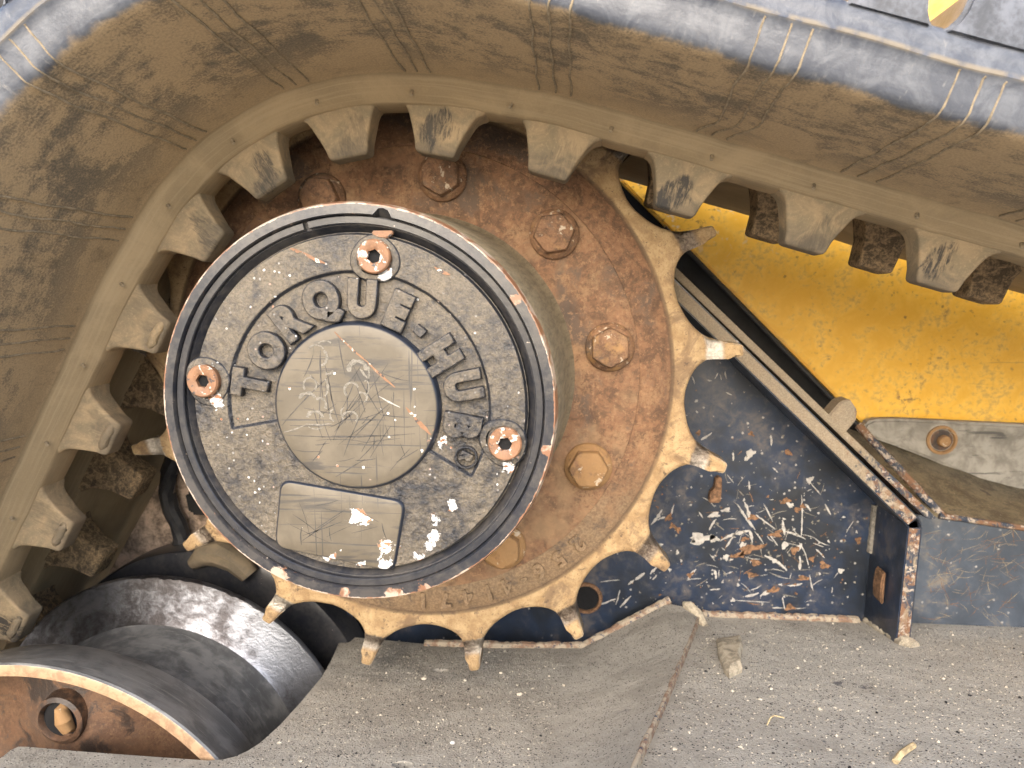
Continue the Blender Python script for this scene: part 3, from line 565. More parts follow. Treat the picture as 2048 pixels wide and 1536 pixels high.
# ramp: bends up from the left deck to a worn crease
cr = [atp(*p, RZ, RK, .0) for p in ((1398, 1243), (1375, 1300), (1330, 1410), (1270, 1545))]
for p in cr: p.z += .007
cr2 = cr+[cr[-1]+(cr[-1]-cr[-2])*1.2]; tp = at(1338, 1198, .14)
bm = bmesh.new(); rows = []
for i, c in enumerate(cr2):
    u = min(1.0, (far[0].y-c.y)/(far[0].y-nearR.y)) if False else i/(len(cr2)-1)
    yl = [far[0].y, .045, -.05, nearR.y, -.36][i]; xl = [far[0].x, .128, .116, nearR.x, nearR.x-.05][i]
    l = Vector((xl, yl, lz(xl, yl)+.0006)); row = []
    if i == 0:                                  # the far edge climbs to a tip against the mount plate
        for k in range(9):
            row.append(bm.verts.new(l.lerp(tp, k/6.5) if k <= 6 else tp.lerp(c, (k-6)/2.0)))
        rows.append(row); continue
    for k in range(9):
        t = k/8; p = l.lerp(c, t); p.z = l.z+(c.z-l.z)*(t**1.5*(1-.35*t)+.35*t*t) ; row.append(bm.verts.new(p))
    rows.append(row)
for a, b in zip(rows, rows[1:]):
    for k in range(8): bm.faces.new((a[k], a[k+1], b[k+1], b[k]))
# front skirt to the sprocket side and right face of the crease
ap = [bm.verts.new(v.co+Vector((0, .0, -.10))) for v in rows[0]]
for k in range(8): bm.faces.new((rows[0][k], rows[0][k+1], ap[k+1], ap[k]))
rp = [bm.verts.new(r[-1].co+Vector((.004, 0, -.02))) for r in rows]
for i in range(len(rows)-1): f = bm.faces.new((rows[i][-1], rows[i+1][-1], rp[i+1], rp[i])); f.material_index = 1
bmobj('ramp_plate', bm, [M['deck'], M['crease']], tf, 50)
bm = bmesh.new(); cpts = []
for a, b in zip(cr2, cr2[1:]):
    for k in range(8): cpts.append(a.lerp(b, k/8))
tube(bm, [p+Vector((random.uniform(-.0006, .0006), 0, -.0010+random.uniform(-.0004, .0004))) for p in cpts], [random.uniform(.0012, .0017) for p in cpts], 7); bmobj('worn_crease', bm, M['crease'], tf)
# right deck
def rz(x, y): return RZ+RK*y
rd = [(cr2[0].x-.004, .149)]+[(p.x+.001, p.y) for p in cr2]+[(.95, -.45), (.95, .149)]
plate_with_holes('right_deck', rd, [], rz, .10, M['deck'], tf)
def weld(name, pts, rad, mat_, seed):
    rn = random.Random(seed); bm = bmesh.new(); P = []
    for a, b in zip(pts, pts[1:]):
        n_ = max(3, int((b-a).length/.0035))
        for k in range(n_): P.append(a.lerp(b, k/n_)+Vector((rn.uniform(-1, 1), rn.uniform(-1, 1), rn.uniform(-1, 1)))*rad*.12)
    P.append(pts[-1]); tube(bm, P, [rad*(.85+.3*rn.random()) for _ in P], 8); return bmobj(name, bm, mat_, tf)
weld('weld_bead', [Vector((at(1405, 1228, .146).x, .146, rz(0, .146)+.001)), Vector((.41, .146, rz(0, .146)+.001))], .0048, M['crease'], 1)
weld('weld_bead', [Vector((.418, .146, rz(0, .146)+.001)), Vector((.421, .075, rz(0, .075)+.001))], .0042, M['mud'], 2)
weld('weld_bead', [Vector((.4215, .083, rz(0, .08)+.0005)), Vector((.4285, .070, rz(0, .07)-.001))], .0075, M['mud'], 8)
weld('weld_bead', [Vector((far[2].x, far[2].y-.002, lz(0, far[2].y)+.001)), Vector((far[1].x, far[1].y-.002, lz(0, far[1].y)+.001)), Vector((far[0].x, far[0].y-.002, lz(0, far[0].y)+.001)), tp+Vector((0, -.004, .001))], .0042, M['crease'], 3)
pk = at(1384, 1218, .13); bm = bmesh.new(); tube(bm, [pk+Vector((-.008, .004, .004)), pk+Vector((-.004, 0, .003)), pk+Vector((.004, -.008, -.002)), pk+Vector((.01, -.02, -.008))], [.002, .0055, .006, .003], 8); bmobj('weld_stub', bm, M['mud'], tf)
p0 = at(690, 1222, .125); box('upright_post', (p0.x-.004, .112, -.38), (p0.x+.011, .128, p0.z+.06), M['navy'], tf, .002)

# ---------------------------------------------------------------- rusty guard and black bracket seen past the hub, lower left
g = [at(*p, .13) for p in ((352, 905), (214, 1152), (345, 1160), (420, 1150), (430, 1000))]
o = prism('rusty_guard_plate', [(p.x, p.z) for p in g], .130, .138, M['dirtplate'], None, .0012); tag(o, 'rusty stained guard plate edge behind the left side of the hub', 'guard plate')
bm = bmesh.new(); pts = [at(*p, .115) for p in ((352, 900), (338, 945), (334, 985), (343, 1020), (358, 1048), (364, 1078), (356, 1110), (350, 1150))]
tube(bm, pts, .0085, 10); o = bmobj('curved_black_hose', bm, M['ring'], None); tag(o, 'black curved hose bracket just left of the hub above the roller', 'hose')
o = prism('cast_bracket', [(p.x, p.z) for p in (at(*q, .10) for q in ((365, 985), (470, 985), (480, 1035), (375, 1032)))], .10, .125, M['black'], None, .004); tag(o, 'small dark bracket between the curved hose and the hub rim', 'bracket')
bm = bmesh.new(); pts = [at(*p, .075) for p in ((385, 1128), (410, 1108), (440, 1102), (475, 1120), (500, 1150))]; tube(bm, pts, [.006, .012, .015, .013, .009], 10)
o = bmobj('mud_lump', bm, M['lug'], None); tag(o, 'smooth dried mud lump under the lower left sprocket tooth', 'mud')

# ---------------------------------------------------------------- roller wheel, lower left
WC = (-.2395, -.356)
wl = empty('roller_wheel', 'dark steel roller wheel with polished flange at lower left', 'roller wheel', (WC[0], 0, WC[1]))
lathe('near_rim', [(.1660, -.095), (.1700, -.1), (.1765, -.136), (.1770, -.1385), (.1762, -.1398), (.1755, -.140)], M['tyre'], wl, 160, WC)
lathe('rim_edge', [(.1760, -.1399), (.1750, -.1405), (.1685, -.1405), (.1678, -.1396)], M['rimedge'], wl, 160, WC)
def dishmod(j, r, y, a):
    if 3 <= j <= 6: y -= .009*(1+math.sin(5*a+.6))*(1 if j in (4, 5) else .4)
    return r, y
dsh = lathe('dish', [(.1680, -.1397), (.1655, -.124), (.1610, -.106), (.150, -.0990), (.125, -.0975), (.100, -.1005), (.075, -.106), (.055, -.109), (.0001, -.109)], M['dish'], wl, 120, WC, dishmod)
hc = at(120, 1440, -.118)
lathe('bolt_hole', [(.0190, -.1060), (.0175, -.1190), (.0145, -.1205), (.0130, -.1180), (.0128, -.106)], M['dish'], dsh, 32, (hc.x, hc.z))
lathe('bolt_hole_floor', [(.0150, -.1168), (.0001, -.1168)], M['hole'], dsh, 32, (hc.x, hc.z))  # black disc paints the shaded depth of the bolt hole
bm = bmesh.new(); bc = at(131, 1438, -.119); tube(bm, [bc+Vector((-.001, .004, .011)), bc+Vector((-.001, -.001, .008)), bc+Vector((0, -.002, .0)), bc+Vector((.002, -.001, -.006)), bc+Vector((.003, .003, -.009))], [.0022, .0048, .0056, .0048, .002], 12); bmobj('bolt', bm, M['bolt'], wl)
lathe('drum', [(.1660, -.095), (.150, -.092), (.130, -.088), (.127, -.08), (.127, .0), (.132, .007)], M['tyre'], wl, 120, WC)
rnf = random.Random(3); nick = [rnf.random() for _ in range(220)]
def flmod(j, r, y, a):
    if j in (2, 3):
        k = nick[int((a/(2*math.pi))*219) % 220]; r -= .0022*max(0, k-.86)/.14*.8+.0006*mnoise.noise(Vector((math.cos(a)*30, math.sin(a)*30, 0)))
    return r, y
lathe('polished_flange', [(.132, .007), (.1365, .010), (.1700, .0185), (.1712, .0205), (.1712, .0225), (.168, .0275), (.12, .03)], M['steel'], wl, 220, WC, flmod)
lathe('rear_flange', [(.10, .03), (.10, .078), (.160, .080), (.1695, .083), (.1705, .086), (.1705, .118), (.165, .122), (.1, .124)], M['ring'], wl, 120, WC)

# ---------------------------------------------------------------- drive sprocket
NT = 17; PH = .4524; PIT_T = 2*math.pi/NT
sp_ = empty('drive_sprocket', 'rusty steel drive sprocket with worn tan teeth around the hub', 'sprocket')
half = [(0, .2548), (.0030, .2546), (.0043, .2534), (.0050, .250), (.0056, .243), (.0065, .2370), (.0077, .2318), (.0093, .2275), (.0116, .2236), (.0147, .2201), (.0187, .2171), (.0236, .2146), (.0290, .2127), (.0338, .2115)]
per = [(-t, r) for t, r in reversed(half[1:])]+half
ring = []
for k in range(NT):
    a = PH-k*PIT_T
    for (t, r) in per: ring.append((a-math.asin(max(-1, min(1, t/r)))+.030*max(0, 1-max(0, (r-.2119)/.042))**1.3, r))     # worn teeth hook clockwise
    ring.append((a-PIT_T/2+.030, .2112))
nR = len(ring)
def pt(a, r): return Vector((r*math.cos(a), 0, r*math.sin(a)))
bnd = [pt(a, r) for a, r in ring]
ins = []
for i in range(nR):
    t = (bnd[(i+1) % nR]-bnd[i-1]).normalized(); n_ = Vector((t.z, 0, -t.x))
    if n_.dot(bnd[i]) > 0: n_ = -n_
    ins.append(bnd[i]+n_*(.0034 if bnd[i].length < .236 else .0015))
def yfront(r):
    def ss(a, b): x = min(1, max(0, (r-a)/(b-a))); return x*x*(3-2*x)
    y = -.0044+.0046*ss(.185, .1975)+.0018*(ss(.197, .2002)-ss(.2010, .2050))
    y += .0042*ss(.2255, .2295)-.0022*ss(.236, .242)
    return y
rows_r = [.118, .140, .160, .1735, .1755, .1775, .185, .193, .1975, .1995, .2012]
V, F, MI = [], [], []
for i in range(nR):
    a = math.atan2(ins[i].z, ins[i].x)
    for r in rows_r: p = pt(ring[i][0], r); p.y = yfront(r); V.append(p)
    b0 = pt(ring[i][0], .2012); e = ins[i]
    for f in (.12, .28, .45, .6, .72, .82, .91, 1.0):
        p = b0.lerp(e, f); rr = p.length; p.y = yfront(rr)+(.0003 if f == 1 else 0); V.append(p)
    rr = bnd[i].length
    p = bnd[i]*.35+ins[i]*.65; p.y = yfront(p.length)+.0006; V.append(p)
    p = bnd[i]*.75+ins[i]*.25; p.y = yfront(p.length)+.0018; V.append(p)
    p = bnd[i].copy(); p.y = yfront(rr)+(.0040 if rr < .236 else .0018); V.append(p)
    p = bnd[i].copy(); p.y = .024; V.append(p)
    p = ins[i].copy(); p.y = .026; V.append(p)
    p = pt(ring[i][0], .200); p.y = .026; V.append(p)
    p = pt(ring[i][0], .118); p.y = .026; V.append(p)
nr = len(V)//nR
for i in range(nR):
    j = (i+1) % nR
    for k in range(nr-1): F.append((i*nr+k, j*nr+k, j*nr+k+1, i*nr+k+1))
# fine surface unevenness of a worn casting
for q in V:
    if q.y < .02: q.y += .0006*mnoise.noise(q*38)+.0003*mnoise.noise(q*140)
so_ = mesh('toothed_ring', V, F, M['spr'], sp_, 42)
lathe('bolt_flange', [(.1085, .004), (.1085, -.0060), (.1300, -.0060), (.1735, -.0058), (.1748, -.0054), (.1752, -.0044), (.1752, .006)], M['rust'], sp_, 200)
RB, PB = .1535, 2.0405
def bolt(a, first):
    c = (RB*math.cos(a), RB*math.sin(a))
    bm = bmesh.new(); rot = random.uniform(0, 1)
    lv = [(-.0118, .0158, 0), (-.0168, .0157, .1), (-.0186, .0150, .55), (-.0192, .0138, .9), (-.0192, .0001, 1)]
    rings = []
    for (y, r, rd_) in lv:
        rg = []
        for k in range(24):
            th = 2*math.pi*k/24; hx = r*math.cos(math.pi/6)/math.cos((th % (math.pi/3))-math.pi/6); rr = hx*(1-rd_)+min(hx, r*.92)*rd_
            rg.append(bm.verts.new((c[0]+rr*math.cos(th+rot), y, c[1]+rr*math.sin(th+rot))))
        rings.append(rg)
    for A, B in zip(rings, rings[1:]):
        for k in range(24): bm.faces.new((A[k], A[(k+1) % 24], B[(k+1) % 24], B[k]))
    o = bmobj('bolt', bm, M['bolt'], sp_, 28)
    lathe('flange_washer', [(.0186, -.0058), (.0186, -.0088), (.0178, -.0098), (.0166, -.0110), (.0155, -.0121), (.012, -.0122)], M['bolt'], o, 40, c)
    me = textmesh('109', .0062, .0003, .00012, .0001); on_face(me, c[0]-.006*math.cos(rot), c[1]-.006*math.sin(rot), -.0193, rot+.3); link('grade_mark', me, M['bolt'], o)
for k in range(10): bolt(PB-k*2*math.pi/10, k == 0)
# cast number, read from outside the ring
for ch, ad in zip('256-41471', (-46, -52, -58, -62.5, -67, -72, -77.5, -83.5, -89)):
    me = textmesh(ch, .0175, .0012, .0005, .0004); a = R(ad)
    up = a; x, z = .1865*math.cos(a), .1865*math.sin(a); on_face(me, x, z, -.0044, up); link('cast_numeral', me, M['spr'], sp_)

# ---------------------------------------------------------------- drive hub
hb = empty('drive_hub', 'black painted round drive hub with raised lettering and chipped cover', 'drive hub', (0, -.08, 0))
def hmod(j, r, y, a):
    if j in (6, 7): 
        d = (a-R(80.3))/R(2.6)
        if abs(d) < 1: r += .0042*math.sqrt(1-d*d)
    if j <= 4: r += .0002*mnoise.noise(Vector((math.cos(a)*9, y*40, math.sin(a)*9)))
    return r, y
lathe('housing', [(.1255, -.0055), (.1225, -.012), (.1200, -.060), (.1172, -.130), (.1160, -.1560), (.1146, -.1600), (.1090, -.1603), (.1084, -.1590), (.1082, -.1545), (.1030, -.1540), (.1012, -.1515), (.0994, -.1495)], M['house'], hb, 256, (0, 0), hmod, 32)
sr = lathe('snap_ring', [(.1079, -.1545), (.1079, -.1574), (.1074, -.1580), (.1040, -.1580), (.1035, -.1574), (.1035, -.1545)], M['ring'], hb, 200, (0, 0), None, 35, True, (104.9, 104.9+358.4))
cv_part = None
# cover: turned grid with the lettering band sunk into it and a cast skin
nr_, na = 120, 720; V, F = [], []
def sstep(a, b, x): x = min(1, max(0, (x-a)/(b-a))); return x*x*(3-2*x)
rs = [.0992*math.sqrt(.04+.96*i/(nr_-1)) for i in range(nr_)]
CVY = -.1560
BA0, BA1 = -31.0, 190.6
for i in range(na):
    a = 2*math.pi*i/na; ad = math.degrees(a); ad2 = ad if ad < 270 else ad-360
    for r in rs:
        e = min(r-.0475, .0772-r, (ad2-BA0)*R(1)*r, (BA1-ad2)*R(1)*r)
        h = -.0024*sstep(-.0012, .0012, e)
        if r > .0975: h -= .0035*sstep(.0975, .0988, r)
        x, z = r*math.cos(a), r*math.sin(a)
        h += .00016*mnoise.noise(Vector((x*330, 0, z*330)))+.00010*mnoise.noise(Vector((x*900, 3, z*900)))
        V.append((x, CVY-h, z))
for i in range(na):
    j = (i+1) % na
    for k in range(nr_-1): F.append((i*nr_+k, j*nr_+k, j*nr_+k+1, i*nr_+k+1))
cover = mesh('cover', V, F, M['cover'], hb, 60)
disc = lathe('flat_disc', [(.0494, CVY+.0015), (.0484, -.1570), (.0475, -.1583), (.0462, -.1589), (.0400, -.1590), (.0001, -.1590)], M['disc'], cover, 160)
# name pad
pc = [Vector((-.0467, -.0445)), Vector((.0272, -.0555)), Vector((.0195, -.0983)), Vector((-.0522, -.0854))]
def roundpoly(P, r, n=6):
    out = []
    for i in range(len(P)):
        a, b, c = P[i-1], P[i], P[(i+1) % len(P)]; u = (a-b).normalized(); v = (c-b).normalized()
        for k in range(n+1):
            t = k/n; p0 = b+u*r; p1 = b+v*r; out.append((p0*(1-t)**2+b*2*t*(1-t)+p1*t*t))
    return out
rp_ = roundpoly(pc, .007); cen = sum(pc, Vector((0, 0)))/4
V, F = [], []; L_ = [(1.03, CVY+.0005), (1.010, -.1569), (.985, -.1579), (.965, -.1581), (.5, -.1581)]
for s_, y in L_:
    for p in rp_: q = cen+(p-cen)*s_; V.append((q.x, y, q.y))
k_ = len(rp_)
for l in range(len(L_)-1):
    for i in range(k_): F.append((l*k_+i, l*k_+(i+1) % k_, (l+1)*k_+(i+1) % k_, (l+1)*k_+i))
F.append(tuple((len(L_)-1)*k_+i for i in range(k_)))
mesh('name_pad', V, F, M['disc'], cover, 50)
# raised letters round the band
LET = [('T', -.0630, .0129, 170), ('O', -.0522, .0321, 148.4), ('R', -.0372, .0499, 128), ('Q', -.0181, .0596, 107), ('U', .0051, .0619, 85.5), ('E', .0258, .0552, 65.5), ('-', .0378, .0438, 49), ('H', .0496, .0301, 32), ('U', .0622, .0129, 11.5), ('B', .0615, -.0106, -9.8)]
for ch, x, z, a in LET:
    me = textmesh(ch, .0256, .0017, .0012, .0014)
    if ch == '-':
        on_face(me, x, z, -.1555, R(a), .55, .75)
    else: on_face(me, x, z, -.1555, R(a), .92 if ch in 'OQ' else .86, 1.0)
    link('raised_letter', me, M['cover'], cover)
rx, rz_ = .0633, -.0289
lathe('registered_mark_ring', [(.0068, -.1530), (.0067, -.1560), (.0061, -.1565), (.0055, -.1560), (.0053, -.1530)], M['cover'], cover, 36, (rx, rz_))
me = textmesh('R', .0082, .0010, .0004, .0004); on_face(me, rx, rz_, -.1555, R(-24)); link('registered_mark', me, M['cover'], cover)
# three fill plugs
for (x, z, rot) in ((.0131, .0854, .3), (-.0905, .0143, .9), (.0863, -.0197, .1)):
    rnb = random.Random(int(x*1e4)); ph = rnb.uniform(0, 6)
    def bmod(j, r, y, a, ph=ph): return r*(1+.05*math.sin(2*a+ph)+.04*math.sin(3*a+1.7*ph)), y
    xx, zz = (x*.985, z*.985)
    lathe('plug_boss', [(.0142, CVY+.001), (.0136, -.1566), (.0128, -.1571), (.0098, -.1572)], M['cover'], cover, 48, (xx, zz), bmod)
    V, F = [], []; sg = 36
    prof = [(.0096, -.1560, 0), (.0096, -.1596, 0), (.0088, -.1606, 0), (.0052, -.1606, 0), (.0042, -.1600, 0), (.0038, -.1598, 1), (.0038, -.1560, 1), (.0001, -.1560, 0)]
    for k in range(sg):
        th = 2*math.pi*k/sg
        for (r, y, hx) in prof:
            rr = r*math.cos(math.pi/6)/math.cos((th % (math.pi/3))-math.pi/6)*1.08 if hx else r
            V.append((x+rr*math.cos(th+rot), y, z+rr*math.sin(th+rot)))
    n_ = len(prof)
    for k in range(sg):
        j = (k+1) % sg
        for l in range(n_-1): F.append((k*n_+l, j*n_+l, j*n_+l+1, k*n_+l+1))
    pg = mesh('plug', V, F, M['plug'], hb, 35)
    lathe('socket_shade', [(.0040, -.1572), (.002, -.1568), (.0001, -.1570)], M['hole'], pg, 16, (x, z))  # near-black disc paints the shade down in the hex socket
prism('rust_flake', [(.0177+.0062*math.cos(t), .0990+.0038*math.sin(t)) for t in [R(v) for v in range(180-10, 370+10, 20)]], -.1575, -.1535, M['plug'], hb, .0008)
# long scratches and chalk marks on the flat disc
bm = bmesh.new(); rn = random.Random(11); YD = -.15912
def rib_px(x0, y0, x1, y1, wd, bend=0, mi=0, y=YD):
    a, b = at(x0, y0, y), at(x1, y1, y); v = b-a; ribbon(bm, ((a.x+b.x)/2, (a.z+b.z)/2), math.atan2(v.z, v.x), v.length, wd*.00028, y, rn.randint(0, 9999), bend, mi)
def arc_px(cx, cy_, rx_, ry_, a0, a1, wd, mi, y=YD):
    n = 12; pts = [at(cx+rx_*math.cos(R(a0+(a1-a0)*k/n)), cy_-ry_*math.sin(R(a0+(a1-a0)*k/n)), y) for k in range(n+1)]; L_ = []; R__ = []
    for k, p in enumerate(pts):
        t = (pts[min(n, k+1)]-pts[max(0, k-1)]).normalized(); s = Vector((-t.z, 0, t.x)); w_ = wd*.00014*(.5+rn.random())
        L_.append(bm.verts.new(p+s*w_)); R__.append(bm.verts.new(p-s*w_))
    for k in range(n): f = bm.faces.new((L_[k], L_[k+1], R__[k+1], R__[k])); f.material_index = mi
for k in range(60):
    x, y = rn.gauss(705, 65), rn.gauss(825, 70); an = rn.choice((rn.gauss(1.45, .15), rn.gauss(.1, .2), rn.gauss(-.75, .3), rn.gauss(2.2, .25))); L = rn.uniform(20, 110)
    x0, y0, x1, y1 = x-math.cos(an)*L/2, y-math.sin(an)*L/2, x+math.cos(an)*L/2, y+math.sin(an)*L/2
    if max(math.hypot(x0-710, y0-819), math.hypot(x1-710, y1-819)) > 152: continue
    rib_px(x0, y0, x1, y1, rn.uniform(1.2, 2.4), rn.uniform(-.05, .05), 0)
for q in ((675, 668, 690, 750), (670, 740, 562, 850), (760, 830, 820, 835), (712, 1150, 712, 1152), (700, 720, 760, 830), (640, 700, 645, 800), (560, 872, 830, 870)): rib_px(*q, 2.2, .02, 0)
sc_o = bmobj('dark_scratches', bm, [M['scr']], cover, None); sc_o['kind'] = 'stuff'
bm = bmesh.new()
for k in range(46):
    x, y = rn.uniform(565, 790), rn.uniform(985, 1130); an = rn.choice((rn.gauss(.45, .15), rn.gauss(1.5, .2), rn.gauss(-.7, .3))); L = rn.uniform(20, 110)
    x0, y0, x1, y1 = x-math.cos(an)*L/2, y-math.sin(an)*L/2, x+math.cos(an)*L/2, y+math.sin(an)*L/2
    if min(x0, x1) < 562 or max(x0, x1) > 785 or min(y0, y1) < 1000 or max(y0, y1) > 1100: continue
    rib_px(x0, y0, x1, y1, rn.uniform(1.2, 2.2), rn.uniform(-.06, .06), 0, -.15822)
sc_o = bmobj('pad_scratches', bm, [M['scr']], cover, None); sc_o['kind'] = 'stuff'
bm = bmesh.new(); YD = -.15918
for (cx, cy_, r1, r2, a0, a1, wd) in ((715, 738, 17, 16, 200, -10, 9), (735, 745, 3, 14, 60, -60, 4), (703, 780, 14, 15, 230, 20, 4), (722, 795, 12, 10, 110, -60, 4), (732, 775, 6, 14, 120, -70, 2.5), (620, 770, 13, 15, 220, -40, 3.5), (646, 775, 10, 18, 70, -70, 5), (615, 800, 16, 14, 170, 20, 6), (640, 810, 12, 14, 130, -30, 5), (630, 835, 15, 12, 180, 0, 7), (700, 835, 15, 12, 200, -40, 3.5), (632, 850, 16, 8, 200, 330, 2.5), (670, 830, 10, 12, 110, 260, 4), (640, 715, 14, 16, 60, -80, 5), (632, 700, 15, 10, 170, 10, 3), (650, 690, 14, 8, 160, 30, 3), (655, 738, 12, 10, 250, 340, 5), (690, 825, 8, 10, 100, 250, 3)):
    arc_px(cx, cy_, r1, r2, a0, a1, wd, 0, YD)
for q in ((568, 865, 612, 850, 3), (612, 849, 664, 848, 3.5), (620, 750, 640, 770, 3), (720, 738, 735, 757, 5)): rib_px(*q, .03, 0, YD)
ck = bmobj('chalk_marks', bm, [M['chalk']], cover, None); ck['kind'] = 'stuff'
bm = bmesh.new()
for q in ((668, 664, 735, 725, 4), (735, 725, 790, 775, 5), (758, 793, 800, 815, 3), (828, 835, 862, 870, 9), (812, 815, 828, 832, 4)): rib_px(*q, .02, 0 if q[0] != 758 else 1, -.15924)
for q in ((580, 497, 605, 505, 5), (605, 505, 650, 528, 6), (868, 535, 900, 550, 6)): rib_px(*q, .05, 0, -.15655)
o = bmobj('rust_scratches', bm, [M['plug'], M['white']], cover, None); o['kind'] = 'stuff'

# ---------------------------------------------------------------- rubber track
A1, A2, RR, RN = R(73.7), R(150.2), .2, .2335
SA = RR*(A2-A1)
d1 = Vector((math.sin(A1), -math.cos(A1))); n1 = Vector((math.cos(A1), math.sin(A1)))
d2 = Vector((-math.sin(A2), math.cos(A2))); n2 = Vector((math.cos(A2), math.sin(A2)))
def frame(s):
    """origin-based frame of the track at path length s: point on the axis line, outward normal, running direction"""
    if s < 0: return d1*(-s), n1, -d1
    if s < SA: a = A1+s/RR; return Vector((0, 0)), Vector((math.cos(a), math.sin(a))), Vector((-math.sin(a), math.cos(a)))
    return d2*(s-SA), n2, d2
def bow(s, y):
    """the belt stands off the sprocket a little where it runs on and off"""
    def ss(x): x = min(1, max(0, x)); return x*x*(3-2*x)
    k = .0088*ss((.05-s)/.125)+.0042*ss((s-SA+.03)/.08)
    return k*(1-min(1, max(0, (-y-.10)/.11)))
def tp_(s, r, y):
    o, n_, t = frame(s); p = o+n_*(r+bow(s, y)); return Vector((p.x, y, p.y))
tk = empty('rubber_track', 'muddy black rubber track running over the drive sprocket', 'rubber track')
i_w = [i for i, q in enumerate(half_p) if abs(q[0]+.2085) < 1e-6][0]
prof = half_p+[(-y, r) for y, r in reversed(half_p[i_w:])]+[(.195, .2098), (.15, .2085), (.11, .2088), (.085, .2105), (.06, .2128), (.036, .2132), (.031, .2145), (.0295, .2180), (.0295, .2565)]
ss_ = []; s = -.75
while s < .72: ss_.append(s); s += .0045 if -.4 < s < .65 else .01
V, F, UV = [], [], []
cum = [0]
for a, b in zip(prof, prof[1:]): cum.append(cum[-1]+math.hypot(a[0]-b[0], a[1]-b[1]))
for s in ss_:
    for (y, r), c_ in zip(prof, cum):
        sn = s if (s < 0 or s > SA) else s
        k = .0007*mnoise.noise(Vector((s*35, y*30, 1)))+.0004*mnoise.noise(Vector((s*110, y*80, 5)))
        if abs(y) > .22: k *= .5
        V.append(tp_(s, r+k, y)); UV.append((s*1.08, c_))
n_ = len(prof)
for i in range(len(ss_)-1):
    for k in range(n_): k2 = (k+1) % n_; F.append((i*n_+k, (i+1)*n_+k, (i+1)*n_+k2, i*n_+k2))
F.append(tuple(range(n_))); F.append(tuple((len(ss_)-1)*n_+k for k in range(n_)))
belt = mesh('belt', V, F, M['belt'], tk, 50)
ul = belt.data.uv_layers.new(name='UVMap')
for lp in belt.data.loops: ul.data[lp.index].uv = UV[lp.vertex_index]
# drive lugs
def lug_mesh(name, hmax, b0, b1, y0, y1, seed, rough=0.0):
    """rounded block: t across, h inwards (down), y along the belt width"""
    rn = random.Random(seed); V, F = [], []; lv = []
    H = [(-.003, .0310, .003), (.0003, .0282, .0018), (.0014, .0258, .0010), (.0034, .0234, .0004), (.0062, .0215, 0), (.010, .0198, -.0004), (.016, .0174, -.001), (.022, .0152, -.0016), (hmax-.0024, .0138, -.0020), (hmax-.0008, .0129, -.0028), (hmax, .0112, -.0045)]
    k = 36
    for (h, a, dy) in H:
        ya, yb = y0-dy, y1+dy; hy = (yb-ya)/2; cy_ = (ya+yb)/2
        for i in range(k):
            th = 2*math.pi*i/k; c_, s_ = math.cos(th), math.sin(th); e = .17
            t = a*math.copysign(abs(c_)**e, c_); y = cy_+hy*math.copysign(abs(s_)**e, s_)
            nz = mnoise.noise(Vector((t*70, y*70, h*70+seed)))*(.0006+rough)
            V.append((t*(1+nz*8), y+nz, -h+nz*.4))
    for l in range(len(H)-1):
        for i in range(k): F.append((l*k+i, l*k+(i+1) % k, (l+1)*k+(i+1) % k, (l+1)*k+i))
    F.append(tuple((len(H)-1)*k+i for i in range(k)))
    me = bpy.data.meshes.new(name); me.from_pydata(V, [], F); me.update()
    bm = bmesh.new(); bm.from_mesh(me); bmesh.ops.recalc_face_normals(bm, faces=bm.faces); bm.to_mesh(me); bm.free(); me.shade_smooth(); me.set_sharp_from_angle(angle=R(55))
    return me
near_me = [lug_mesh('drive_lug', .0300 if sd_ == 1 else .0308, .04, .014, -.0110, .0110, sd_, .0003) for sd_ in (1, 2, 3, 4)]
far_me = [lug_mesh('drive_lug', .0420, .04, .014, -.0150, .0150, sd_, .0004) for sd_ in (6, 7)]
for mm in near_me: mm.materials.append(M['lug'])
for mm in far_me: mm.materials.append(M['farlug'])
P_ = .0863
lugs = [R(78.85+21.176*k)-A1 for k in range(4)]; lugs = [v*RR for v in lugs]
lugs += [SA+.0545+P_*k for k in range(5)]+[-.0615-.0867*k for k in range(8)]
for i, s in enumerate(sorted(lugs)):
    for far_ in (0, 1):
        me = far_me[i % 2] if far_ else near_me[0] if 0 <= s <= SA else near_me[3] if s > SA else near_me[1+i % 2]
        o = bpy.data.objects.new('drive_lug', me); COL.objects.link(o); o.parent = tk
        f0, nrm, t = frame(s); X = Vector((-t.x, 0, -t.y)); Z = Vector((nrm.x, 0, nrm.y)); Y = Vector((0, 1, 0))
        mw = Matrix((X, Y, Z)).transposed().to_4x4(); mw.translation = tp_(s, .2135 if far_ else .1872, .0480 if far_ else -.0632); o.matrix_local = mw
        if far_: o['label'] = 'mud caked lug of the far row'
        elif s > SA:                            # the lugs on the left run have rolled, torn ends
            bm = bmesh.new(); rn = random.Random(i); P = []
            for k in range(9):
                u = k/8-.5; P.append(tp_(s, .1622+rn.uniform(-.0004, .0004), -.0705-.0012*math.cos(u*3)+rn.uniform(-.0005, .0005))+X*(u*.0225))
            tube(bm, P, [.0016, .0030, .0036, .0034, .0038, .0033, .0036, .0028, .0014], 10); oo = bmobj('torn_edge', bm, M['lug'], tk)
